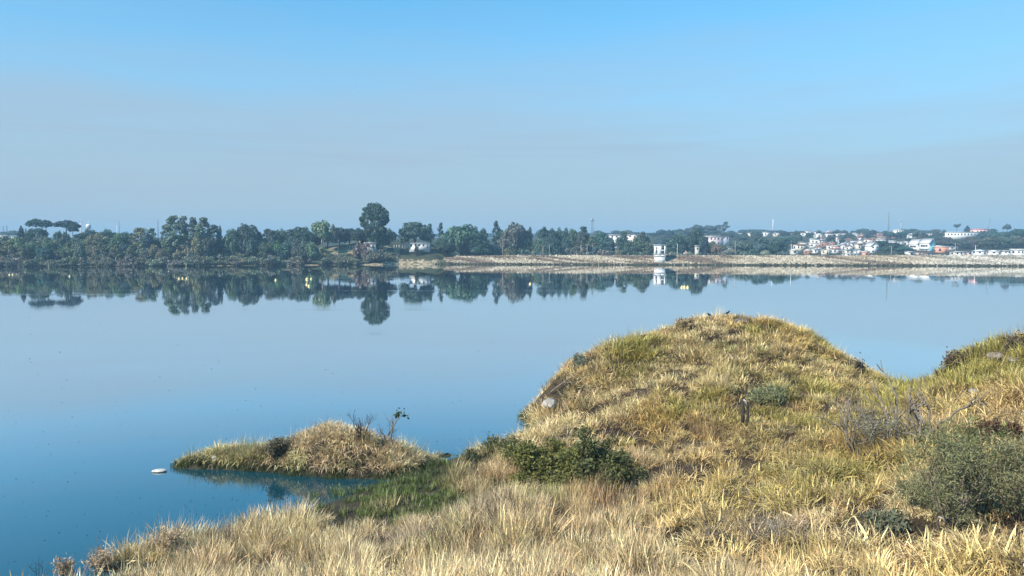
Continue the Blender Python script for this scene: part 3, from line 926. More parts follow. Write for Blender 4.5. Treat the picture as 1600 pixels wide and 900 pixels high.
# --- trees one can tell apart: (shape, x, top y, width, depth, colour, label) ---
TL = [
 # far left
 ('tray0', 56, 343, 27, 313, TEAL, 'flat-topped umbrella tree highest of the far left group'),
 ('tray1', 72, 345, 21, 314, TEAL, 'flat-topped umbrella tree with trunk bare under its canopy, second from the left'),
 ('tray1', 103, 345.5, 38, 312, TEAL, 'widest flat-topped umbrella tree at far left, canopy like a table'),
 ('tray2', 113, 352, 17, 309, DARK, 'small low umbrella tree under the right end of the widest flat canopy'),
 ('cone2', 33, 354, 10, 306, DARK, 'dark pointed tree left of the umbrella trees'),
 ('round0', 58, 356, 30, 305, DARK, 'dense dark round tree below the first umbrella tree'),
 ('round1', 92, 361, 18, 305, DARK, 'dark round tree in the gap below the umbrella canopies'),
 ('round2', 20, 361, 26, 560, FAR, 'hazy far tree behind the white roof at the left edge'),
 ('round3', 4, 362, 16, 560, FAR, 'hazy far tree cut by the left edge of the picture'),
 ('cone1', 40, 358, 5, 420, FAR, 'thin hazy pointed tree left of the umbrella trees'),
 ('round2', 155, 366, 30, 292, (0.12, 0.125, 0.07), 'olive-brown tree in the middle of the left wood below the white chimney'),
 ('gum3', 218, 356, 37.5, 292, OLIVE, 'pale olive drooping tree left of the tall gum group'),
 ('gum1', 239, 357, 19.5, 290, MID, 'slim tree with bare white trunk just left of the tall gum group'),
 ('gum0', 273, 337.5, 34.5, 284, (0.085, 0.105, 0.075), 'tall open-crowned tree, left one of the tall gum group'),
 ('gum1', 287, 338, 24, 285, (0.08, 0.105, 0.08), 'tall open-crowned tree with pale trunk in the middle of the gum group'),
 ('gum2', 299, 341, 28.5, 287, (0.08, 0.1, 0.075), 'twin-stemmed open tree of the gum group'),
 ('gum0', 312, 340.5, 33, 286, (0.075, 0.1, 0.075), 'tall open-crowned tree, right one of the tall gum group'),
 ('gum3', 258, 351, 24, 286, (0.085, 0.105, 0.075), 'lower open-crowned tree at the left foot of the gum group'),
 ('gum3', 331, 352, 30, 288, TEAL, 'tree with ragged crown at the right foot of the gum group'),
 ('airy0', 342, 348, 9, 292, GREYG, 'thin wispy half-bare treetop right of the gum group'),
 ('round0', 386, 349.5, 36, 293, (0.045, 0.068, 0.05), 'broad dark dome-shaped tree between the gum group and the pale airy tree'),
 ('round2', 363, 360, 22, 290, (0.05, 0.075, 0.055), 'round tree leaning against the left side of the dark dome'),
 ('round3', 472, 354.5, 24, 300, DARK, 'dark round tree just left of the pale airy tree'),
 ('airy1', 503, 340.5, 38, 303, (0.12, 0.135, 0.095), 'pale airy tree standing above the wood left of the great tree'),
 ('airy0', 522, 347, 14, 304, (0.08, 0.1, 0.075), 'small airy treetop at the right shoulder of the pale airy tree'),
 ('dome0', 585, 318, 47, 305, (0.042, 0.066, 0.05), 'great tall tree with domed crown and pale trunk, tallest on the shore'),
 ('round1', 607, 357, 26, 330, (0.06, 0.085, 0.075), 'bluish round tree right of the great tall tree'),
 ('spread0', 648, 346.5, 54, 324, DARK, 'broad dark spreading tree over the white bungalow'),
 ('gum3', 671, 350, 12, 335, DARK, 'small round treetop right of the spreading tree'),
 ('gum1', 689, 348, 11, 340, DARK, 'small lollipop treetop standing alone above the dense bushes'),
 ('slim1', 708, 348.5, 12, 330, DARK, 'narrow blunt treetop above the dense bushes'),
 ('spread1', 722, 352, 70, 318, (0.042, 0.068, 0.045), 'huge dense dark tree at the left end of the dam'),
 ('spread0', 692, 372, 36, 313, (0.036, 0.06, 0.05), 'low dark tree at the left foot of the huge dense tree'),
 ('round0', 745, 372, 42, 316, (0.03, 0.052, 0.048), 'darkest round tree behind the left end of the dam'),
 ('slim0', 740, 347, 16.5, 330, DARK, 'blunt treetop above the right shoulder of the huge dense tree'),
 ('slim2', 753, 350, 19.5, 331, DARK, 'shorter blunt treetop at the right side of the dense tree'),
 ('gum3', 773, 346, 15, 335, DARK, 'tall dark treetop left of the grey-leaved tree behind the dam'),
 ('slim0', 782, 348.5, 13.5, 335, DARK, 'narrow treetop touching the grey-leaved tree on its left'),
 ('round1', 802, 347.5, 38, 330, (0.085, 0.095, 0.07), 'grey-leaved broad tree behind the dam'),
 ('slim1', 818, 348, 13.5, 334, DARK, 'first narrow treetop on the right of the grey-leaved tree'),
 ('slim0', 826, 348.5, 13.5, 334, DARK, 'second narrow treetop on the right of the grey-leaved tree'),
 ('slim0', 846, 348, 17.55, 335, TEAL, 'leftmost treetop of the dense row of tall trees behind the dam'),
 ('slim0', 854, 348.5, 15, 336, TEAL, 'second treetop of the dense row of tall trees behind the dam'),
 ('slim2', 864, 350, 16.5, 335, DARK, 'third treetop of the dense row of tall trees behind the dam'),
 ('slim0', 873, 349.5, 15, 336, TEAL, 'fourth treetop of the dense row of tall trees behind the dam'),
 ('slim0', 882, 350, 17.55, 336, TEAL, 'fifth treetop of the dense row of tall trees behind the dam'),
 ('airy1', 893, 353.5, 18, 335, MID, 'airy tree closing the dense row of tall trees on the right'),
 ('gum2', 909, 355, 26, 335, (0.055, 0.08, 0.06), 'rounded open tree left of the lattice mast'),
 ('round2', 940, 366, 28, 340, TEAL, 'low round tree right of the lattice mast'),
 ('gum3', 973, 362, 21, 345, (0.055, 0.08, 0.055), 'ragged tree in front of the white houses left of the white tower'),
 ('round3', 1004, 362.5, 25, 340, (0.045, 0.068, 0.052), 'round tree just left of the white tower'),
 ('round1', 985, 376, 24, 332, (0.05, 0.078, 0.055), 'lower bushy tree left of the white tower'),
 ('cone2', 1045, 359, 12, 620, FAR, 'hazy far pointed tree above the white tower'),
 ('round0', 1062, 357.5, 16, 640, FAR, 'hazy far round tree right of the far pointed tree'),
 ('round2', 1074, 357, 10, 640, FAR, 'hazy far small treetop left of the hill wood'),
 ('spread0', 1087, 358, 34, 352, (0.028, 0.05, 0.046), 'big dark layered tree right of the white tower'),
 ('round3', 1100, 370, 18, 350, (0.028, 0.048, 0.046), 'dark tree hugging the right side of the big layered tree'),
 ('round2', 1058, 368, 28, 350, TEAL, 'dense green tree just right of the white tower'),
 ('round1', 1088, 351, 22, 640, FAR, 'left tree of the hazy wood on the hill'),
 ('round0', 1108, 352, 24, 650, FAR, 'middle tree of the hazy wood on the hill'),
 ('gum2', 1122, 352, 20, 645, FAR, 'right tree of the hazy wood on the hill beside the tall one'),
 ('gum0', 1132, 346.5, 15, 640, FAR, 'tallest tree at the right end of the hazy wood on the hill'),
 ('round2', 1118, 383, 18, 350, BROWN, 'reddish-brown bare-looking tree below the pink building'),
 ('round0', 1160, 378, 30, 362, (0.055, 0.075, 0.058), 'dull green tree right of the pink building behind the dam'),
 ('round3', 1187, 371, 34, 372, TEAL, 'green tree between the pink building and the town houses'),
 ('round1', 1214, 372, 26, 365, DARK, 'dark round tree at the left edge of the town houses'),
 ('round2', 1196, 392, 16, 345, PALE, 'small pale bush close behind the dam crest'),
 ('round1', 1140, 389, 20, 346, GREYG, 'greyish bush behind the dam beside the reddish tree'),
 ('spread1', 1180, 358.5, 44, 800, FAR, 'hazy broad tree on the ridge left of the white mast'),
 ('round0', 1217, 360, 22, 800, FAR, 'hazy round tree at the foot of the white mast'),
 ('spread0', 1245, 362, 40, 780, FAR, 'hazy spreading tree on the ridge right of the white mast'),
 ('cone1', 1261, 361.5, 5, 700, FAR, 'tiny pointed tree on the ridge above the left town houses'),
 ('round3', 1269, 365, 14, 690, FAR, 'small round tree on the ridge above the left town houses'),
 ('cone2', 1305, 362, 21, 600, (0.04, 0.065, 0.068), 'dark blunt cone-shaped tree in the middle of the town'),
 ('round2', 1318, 374, 22, 560, (0.04, 0.065, 0.065), 'round tree at the right foot of the cone-shaped town tree'),
 ('round0', 1288, 374, 20, 560, (0.045, 0.07, 0.07), 'round tree at the left foot of the cone-shaped town tree'),
 ('round3', 1351, 363, 9, 640, FAR, 'round tree on a roofline in the upper town'),
 ('gum1', 1368, 361, 5, 640, FAR, 'tiny treetop beside the small white block in the upper town'),
 ('spread1', 1392, 362, 15, 560, (0.04, 0.062, 0.062), 'tree at the foot of the tallest dark mast'),
 ('round0', 1376, 376, 26, 430, DARK, 'dark tree right of the white gabled house'),
 ('spread0', 1396, 379, 28, 420, DARK, 'large dark tree in front of the tallest mast'),
 ('round3', 1384, 386, 18, 395, (0.035, 0.058, 0.055), 'dark tree low behind the dam right of the gabled house'),
 ('round2', 1412, 386, 24, 390, DARK, 'dark tree left of the two-storey white house'),
 ('spread0', 1432, 360.5, 26, 620, FAR, 'broad hazy tree on the skyline above the white and teal houses'),
 ('spread1', 1452, 361, 22, 620, FAR, 'second broad hazy tree on the skyline above the teal house'),
 ('round0', 1438, 371, 40, 500, (0.05, 0.068, 0.06), 'dull dark tree behind the white and teal houses'),
 ('round2', 1466, 370, 28, 500, (0.05, 0.068, 0.06), 'dull dark tree behind the teal house on its right'),
 ('round1', 1475, 358.5, 8, 560, FAR, 'small dark round treetop left of the dish-shaped tree'),
 ('dish0', 1495, 351.5, 11, 640, FAR, 'dish-shaped umbrella tree on a thin bare trunk against the sky'),
 ('cone2', 1512, 353, 9, 600, (0.04, 0.062, 0.06), 'dark triangular tree right of the dish-shaped tree'),
 ('spread0', 1537, 361, 20, 470, DARK, 'dark drooping tree below the crane'),
 ('round3', 1552, 357.5, 9, 520, TEAL, 'tree left of the small umbrella tree at right'),
 ('tray2', 1574, 351, 12, 520, FAR, 'small umbrella tree with domed canopy at far right'),
 ('round1', 1568, 362, 26, 490, TEAL, 'green tree under the small umbrella tree'),
 ('round0', 1590, 357.5, 24, 490, TEAL, 'green tree near the right edge of the picture'),
 ('round2', 1612, 358, 26, 490, TEAL, 'green tree cut by the right edge of the picture'),
]
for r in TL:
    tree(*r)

# --- pine row on the left skyline ---
for i, (x, y, w_) in enumerate([(126, 360, 13), (136, 358, 13), (146, 356, 12), (156, 358.5, 13), (166, 357.5, 12), (176, 360, 14), (187, 361, 13), (197, 362, 13), (207, 361, 12)]):
    tree(('slim2', 'round1', 'slim0')[i % 3], x, y, w_ * 1.4, 308 + (i % 3) * 3, PINE, f'dark evergreen in the even skyline row, {where(x)}', 'evergreens in the row at upper left')
# --- the wood behind the left shore ---
for i, (x, y, w_) in enumerate([(402, 361, 16), (414, 358, 19), (428, 359, 20), (441, 357.5, 18), (452, 359, 19), (462, 357, 16)]):
    tree(('round1', 'gum3', 'round3')[i % 3], x, y, w_ * 1.2, 296 + (i % 2) * 5, (0.048, 0.07, 0.052), f'dark tree in the even wood, top at the skyline, {where(x)}', 'trees of the middle wood')
for i, (x, y, w_) in enumerate([(487, 362, 22), (512, 363, 24), (530, 357, 22), (546, 356.5, 22), (561, 357, 22), (575, 360, 20), (598, 363, 20)]):
    tree(('round0', 'spread1', 'round2')[i % 3], x, y, w_ * 1.25, 312 + (i % 2) * 4, (0.03, 0.054, 0.048), f'very dark tree in the row behind the clearing, {where(x)}', 'dark trees behind the clearing')
# second line of the left wood: olive trees down the bank
for i in range(30):
    x = -12 + i * 11.5 + random.uniform(-4, 4)
    y = 370 + 6 * math.sin(i * 1.7) + random.uniform(-3, 4)
    c = random.choice([MID, OLIVE, (0.08, 0.1, 0.065), TEAL, (0.09, 0.1, 0.075)])
    tree(random.choice(['round0', 'round1', 'round2', 'round3', 'gum3', 'airy1']), x, y, random.uniform(18, 28), 283 + random.uniform(-2, 8) - (300 - x) * .022, c,
         f'{cname(c)} tree in the left wood, {where(x)}', 'trees of the left wood')
for i in range(26):
    x = -10 + i * 10.5 + random.uniform(-3, 3)
    y = 385 + 4 * math.sin(i * 2.3) + random.uniform(-4, 4)
    c = random.choice([MID, OLIVE, GREYG, TEAL, (0.095, 0.105, 0.08)])
    tree(random.choice(['round1', 'round3', 'gum3', 'airy0', 'airy1', 'gum1']), x, y, random.uniform(14, 22), 273 + random.uniform(-2, 4) + max(0, x - 120) * .04, c,
         f'{cname(c)} slim tree near the left shore, {where(x)}', 'front trees of the left shore')
for i in range(15):
    x = 345 + i * 10 + random.uniform(-3, 3)
    c = random.choice([MID, TEAL, (0.06, 0.08, 0.06)])
    tree(random.choice(['round1', 'round3', 'round0']), x, 372 + random.uniform(-3, 6), random.uniform(18, 26), 291 + random.uniform(-1, 4), c, f'{cname(c)} low tree on the bank, {where(x)}', 'low trees below the middle wood')
# --- thicket along the far water's edge ---
for i in range(46):
    x = -8 + i * 13.3 + random.uniform(-4, 4)
    if x > 600: break
    y = 401 + random.uniform(-4, 4)
    Yb = float(shore_y((x - 800) / FPX * 280)) + random.uniform(1.5, 5)
    c = random.choice([GREYG, GREYG, (0.11, 0.12, 0.085), (0.09, 0.11, 0.07), (0.105, 0.112, 0.08)])
    tree(f'scrub{i % 4}', x, y, random.uniform(18, 30), Yb, c,
         f'{cname(c)} shrub at the left waterline, {where(x)}', 'shrubs along the left waterline', 'shrub')
for i in range(40):
    x = 150 + i * 11.4 + random.uniform(-4, 4)
    y = 391 + random.uniform(-4, 4) - (3 if x > 470 else 0)
    if 508 < x < 580: y = max(y, 394.5)
    Yb = float(shore_y((x - 800) / FPX * 285)) + random.uniform(9, 13)
    if x > 606: break
    c = random.choice([GREYG, (0.1, 0.115, 0.08), (0.08, 0.1, 0.07), (0.1, 0.107, 0.08), TEAL])
    tree(f'scrub{(i + 1) % 4}', x, y, random.uniform(18, 30), Yb, c,
         f'{cname(c)} shrub in the upper left thicket, {where(x)}', 'shrubs of the upper thicket', 'shrub')
for (x, y, w_, Yd, c, lab) in [
    (566, 374, 36, 301, (0.1, 0.095, 0.07), 'leafless greyish bush beside the pale shelter roof'),
    (588, 388, 40, 297, (0.095, 0.09, 0.08), 'large greyish bare bush at the tip of the left shore'),
    (439, 389, 14, 288, (0.035, 0.06, 0.05), 'single dark green round bush on the reddish bank'),
    (628, 386, 9, 309, (0.04, 0.06, 0.045), 'small dark bush on the grassy bank left of the bungalow'),
    (651, 379, 8, 307, (0.03, 0.05, 0.045), 'dark bush in front of the white bungalow'),
    (659, 388, 14, 310, (0.08, 0.09, 0.05), 'low flat bush below the white bungalow'),
    (610, 386, 12, 308, (0.02, 0.03, 0.04), 'small blackish bush right of the great tree\'s foot'),
    (597, 399, 22, 297, (0.1, 0.11, 0.08), 'rounded shrub at the very tip of the left shore'),
    (607, 402, 16, 300, (0.11, 0.11, 0.08), 'low shrub at the left end of the bare bank'),
    (614, 396, 12, 305, (0.09, 0.1, 0.07), 'small shrub at the top left of the bare bank'),
    (690, 405, 12, 303, (0.11, 0.115, 0.08), 'low scrubby bush where the bare bank meets the dam')]:
    tree('scrub1', x, y, w_, Yd, c, lab, None, 'shrub')
# --- trees and bushes in a belt behind the dam ---
for i in range(24):
    x = 770 + i * 10.4 + random.uniform(-3, 3)
    c = random.choice([TEAL, MID, DARK, (0.07, 0.085, 0.065)])
    tree(random.choice(['round0', 'round1', 'round3', 'gum3']), x, 374 + random.uniform(-6, 8), random.uniform(18, 28), 332 + random.uniform(-6, 6), c,
         f'{cname(c)} tree in the dam belt, {where(x)}', 'belt of trees behind the dam')
for i in range(24):
    x = 765 + i * 10.6 + random.uniform(-3, 3)
    c = random.choice([TEAL, GREYG, (0.05, 0.075, 0.06)])
    if 1012 < x < 1046: continue
    tree(f'scrub{i % 4}', x, 388 + random.uniform(-4, 5), random.uniform(18, 28), 324 + random.uniform(-3, 3), c,
         f'low {cname(c)} bush behind the dam crest, {where(x)}', 'bushes at the back of the dam', 'shrub')
for i in range(18):
    x = 1046 + i * 10.6 + random.uniform(-3, 3)
    c = random.choice([TEAL, GREYG, (0.05, 0.075, 0.06), DARK])
    tree(f'scrub{i % 4}', x, 392 + random.uniform(-3, 4), random.uniform(14, 24), 332 + random.uniform(-4, 8), c,
         f'low {cname(c)} bush behind the dam, {where(x)}', 'bushes right of the white tower', 'shrub')
for i in range(14):
    x = 1048 + i * 13 + random.uniform(-4, 4)
    c = random.choice([TEAL, MID, DARK])
    tree(random.choice(['round0', 'round1', 'round3']), x, 378 + random.uniform(-4, 8), random.uniform(16, 26), 368 + random.uniform(-8, 18), c,
         f'{cname(c)} tree in the belt towards the town, {where(x)}', 'belt of trees right of the white tower')
# brownish grove on the right, below the long white building
for i in range(24):
    x = 1462 + i * 7 + random.uniform(-3, 3)
    tree(f'round{i % 4}', x, 372 + random.uniform(-3, 6) + (4 if x < 1480 else 0), random.uniform(16, 26), 440 + random.uniform(-14, 20), random.choice([(0.075, 0.078, 0.068), (0.085, 0.08, 0.072), (0.06, 0.075, 0.065)]),
         f'grey-brown tree in the grove, {where(x)}', 'grey-brown grove at right')
# far wooded rise on the skyline, and trees between the houses
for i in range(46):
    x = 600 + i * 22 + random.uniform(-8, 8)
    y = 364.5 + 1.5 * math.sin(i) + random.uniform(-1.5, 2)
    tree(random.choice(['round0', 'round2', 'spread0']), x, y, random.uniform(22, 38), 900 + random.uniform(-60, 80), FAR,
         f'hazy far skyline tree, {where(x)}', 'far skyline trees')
for i in range(34):
    x = 1236 + random.uniform(0, 150)
    c = random.choice([FAR, TEAL, (0.05, 0.07, 0.06)])
    Yd = random.uniform(440, 760)
    z0 = float(far_z((x - 800) / FPX * Yd, Yd))
    top = to_px(0, Yd, z0 + random.uniform(3.5, 6))[1]
    tree(f'round{i % 4}', x, top, random.uniform(7, 13), Yd, c,
         f'small {cname(c)} tree among {"lower" if Yd < 560 else "upper"} houses, {where(x)}', 'trees among the houses')

for i in range(150):
    x = random.uniform(930, 1620)
    Yd = random.uniform(400, 860)
    if 1232 < x < 1402 or (1466 < x < 1548 and Yd > 440) or (1090 < x < 1142 and Yd < 430) or (940 < x < 1000 and Yd < 460): continue
    z0 = float(far_z((x - 800) / FPX * Yd, Yd))
    top = to_px(0, Yd, z0 + (random.uniform(5, 8) if Yd < 550 else random.uniform(3, 5.5)))[1]
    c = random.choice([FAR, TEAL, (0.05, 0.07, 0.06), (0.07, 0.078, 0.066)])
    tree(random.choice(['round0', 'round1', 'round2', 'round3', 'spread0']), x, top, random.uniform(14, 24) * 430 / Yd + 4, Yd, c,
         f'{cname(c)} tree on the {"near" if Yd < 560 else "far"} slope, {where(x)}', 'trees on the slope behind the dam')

# ------------------------------------------------------------------ buildings
M_WALLS = {}
def wall_mat(c):
    if c not in M_WALLS:
        M_WALLS[c] = mat_plain('wall_paint_%d' % len(M_WALLS), c, .8, .1, .5)
    return M_WALLS[c]
WHT = (0.78, 0.77, 0.75); CREAM = (0.66, 0.6, 0.5); PINK = (0.62, 0.42, 0.36); TEALW = (0.33, 0.62, 0.66); SALMON = (0.68, 0.33, 0.24); GREYW = (0.55, 0.55, 0.56); BRICK = (0.36, 0.2, 0.15)
R_RED = (0.33, 0.16, 0.11); R_GREY = (0.36, 0.36, 0.37); R_PALE = (0.62, 0.6, 0.57); R_DARK = (0.17, 0.15, 0.15)
def house(px, base, wpx, hpx, Y, wall, roofc, label, roof='gable', rz=None, group=None, depth=None, wins=(2, 1), name='house', cat='house', z=None, side=None):
    p = P(px, base, Y)
    gz = float(far_z(p.x, Y))
    w = wpx * Y / FPX; h = hpx * Y / FPX
    d = depth or w * .9
    if rz is None: rz = random.uniform(-.35, .35)
    z0 = p.z if z is None else z
    e = empty(name, (p.x, Y, z0), rz)
    wm = wall_mat(wall); rm = wall_mat(roofc)
    hw = h * (.72 if roof in ('gable', 'hip') else .93)
    low = min(0.0, gz - z0) - .6
    mb = MB().box((0, 0, (hw + low) / 2), (w, d, hw - low))
    if roof == 'gable':
        mb.raw([(-w / 2, -d / 2, hw), (w / 2, -d / 2, hw), (0, -d / 2, h - .12), (-w / 2, d / 2, hw), (w / 2, d / 2, hw), (0, d / 2, h - .12)], [], [(0, 1, 2), (4, 3, 5)])
    mb.build('wall', wm, e)
    o = .35; th = .14
    rb = MB()
    if roof == 'gable':
        sl = (h - hw) / (w / 2)
        for sg in (-1, 1):
            x1 = sg * (w / 2 + o); z1 = hw - o * sl
            V = [(0, -d / 2 - o, h), (x1, -d / 2 - o, z1), (x1, d / 2 + o, z1), (0, d / 2 + o, h), (0, -d / 2 - o, h + th), (x1, -d / 2 - o, z1 + th), (x1, d / 2 + o, z1 + th), (0, d / 2 + o, h + th)]
            rb.raw(V, [(0, 1, 2, 3), (7, 6, 5, 4), (0, 4, 5, 1), (1, 5, 6, 2), (2, 6, 7, 3), (0, 3, 7, 4)])
    elif roof == 'side':      # ridge along the front
        h2 = h; sl = (h - hw) / (d / 2)
        for sg in (-1, 1):
            y1 = sg * (d / 2 + o); z1 = hw - o * sl
            V = [(-w / 2 - o, 0, h), (w / 2 + o, 0, h), (w / 2 + o, y1, z1), (-w / 2 - o, y1, z1), (-w / 2 - o, 0, h + th), (w / 2 + o, 0, h + th), (w / 2 + o, y1, z1 + th), (-w / 2 - o, y1, z1 + th)]
            rb.raw(V, [(0, 1, 2, 3), (7, 6, 5, 4), (0, 4, 5, 1), (1, 5, 6, 2), (2, 6, 7, 3), (0, 3, 7, 4)])
    elif roof == 'hip':
        k = min(w, d) / 2 * .9
        V = [(-w / 2 - o, -d / 2 - o, hw - .05), (w / 2 + o, -d / 2 - o, hw - .05), (w / 2 + o, d / 2 + o, hw - .05), (-w / 2 - o, d / 2 + o, hw - .05), (-max(w / 2 - k, .1), 0, h), (max(w / 2 - k, .1), 0, h)]
        rb.raw(V, [(0, 1, 5, 4), (2, 3, 4, 5), (3, 2, 1, 0)], [(1, 2, 5), (3, 0, 4)])
    else:                     # flat slab with an edge, or a mono-pitch sheet
        rb.box((0, 0, hw + .1), (w + .5, d + .5, .2))
        rb.box((0, -d / 2 - .1, hw + .32), (w + .5, .14, .24)); rb.box((0, d / 2 + .1, hw + .32), (w + .5, .14, .24))
    if roof == 'side':
        sl2 = [(-w / 2, -d / 2, hw), (-w / 2, d / 2, hw), (-w / 2, 0, h - .1), (w / 2, -d / 2, hw), (w / 2, d / 2, hw), (w / 2, 0, h - .1)]
        MB().raw(sl2, [], [(1, 0, 2), (3, 4, 5)]).build('gable_end', wm, e)
    rb.build('roof', rm, e)
    nwx, nwz = wins
    fl = hw / max(nwz, 1)
    if nwx == 0: fl = hw / 2
    for r in range(nwz):
        for c in range(nwx):
            x = (-.5 + (c + .5) / nwx) * w
            ww, wh = min(1.3, w / nwx * .36), min(1.3, fl * .36)
            zc = r * fl + fl * .58
            dr = (c == nwx - 1 and r == 0 and nwx > 1)
            if dr:
                f = MB().box((x, -d / 2 - .03, min(fl * .35, 1.05)), (min(.95, w / nwx * .3), .08, min(fl * .7, 2.1))).build('door', wall_mat((0.16, 0.1, 0.07)), e)
            else:
                f = MB().box((x, -d / 2 - .02, zc), (ww + .16, .06, wh + .16)).build('window', wall_mat((0.6, 0.6, 0.6)), e)
                MB().box((x, -d / 2 - .06, zc), (ww, .04, wh)).build('pane', M_DARKGLASS, f)
    if side is not None:
        MB().box((-w / 2 - .04, 0, hw / 2), (.08, d - .02, hw)).build('side_wall', wall_mat(side), e)
        for r in range(2):
            zc = hw * (.27 + .48 * r)
            f = MB().box((-w / 2 - .1, 0, zc), (.06, d * .74, hw * .2)).build('window', wall_mat((0.6, 0.6, 0.6)), e)
            for q in (-1, 0, 1):
                MB().box((-w / 2 - .14, q * d * .24, zc), (.04, d * .2, hw * .17)).build('pane', M_DARKGLASS, f)
        if r: MB().box((-w / 2 - .5, 0, hw * .5), (.9, d, .14)).build('balcony', wall_mat(side), e)
    elif w > 3.5:
        for sg in (-1, 1):
            f = MB().box((sg * (w / 2 + .02), 0, fl * .58), (.06, min(1.3, d * .3) + .16, min(1.2, fl * .4) + .16)).build('window', wall_mat((0.6, 0.6, 0.6)), e)
            MB().box((sg * (w / 2 + .06), 0, fl * .58), (.04, min(1.3, d * .3), min(1.2, fl * .4))).build('pane', M_DARKGLASS, f)
    tag(e, label, cat, group)
    return e

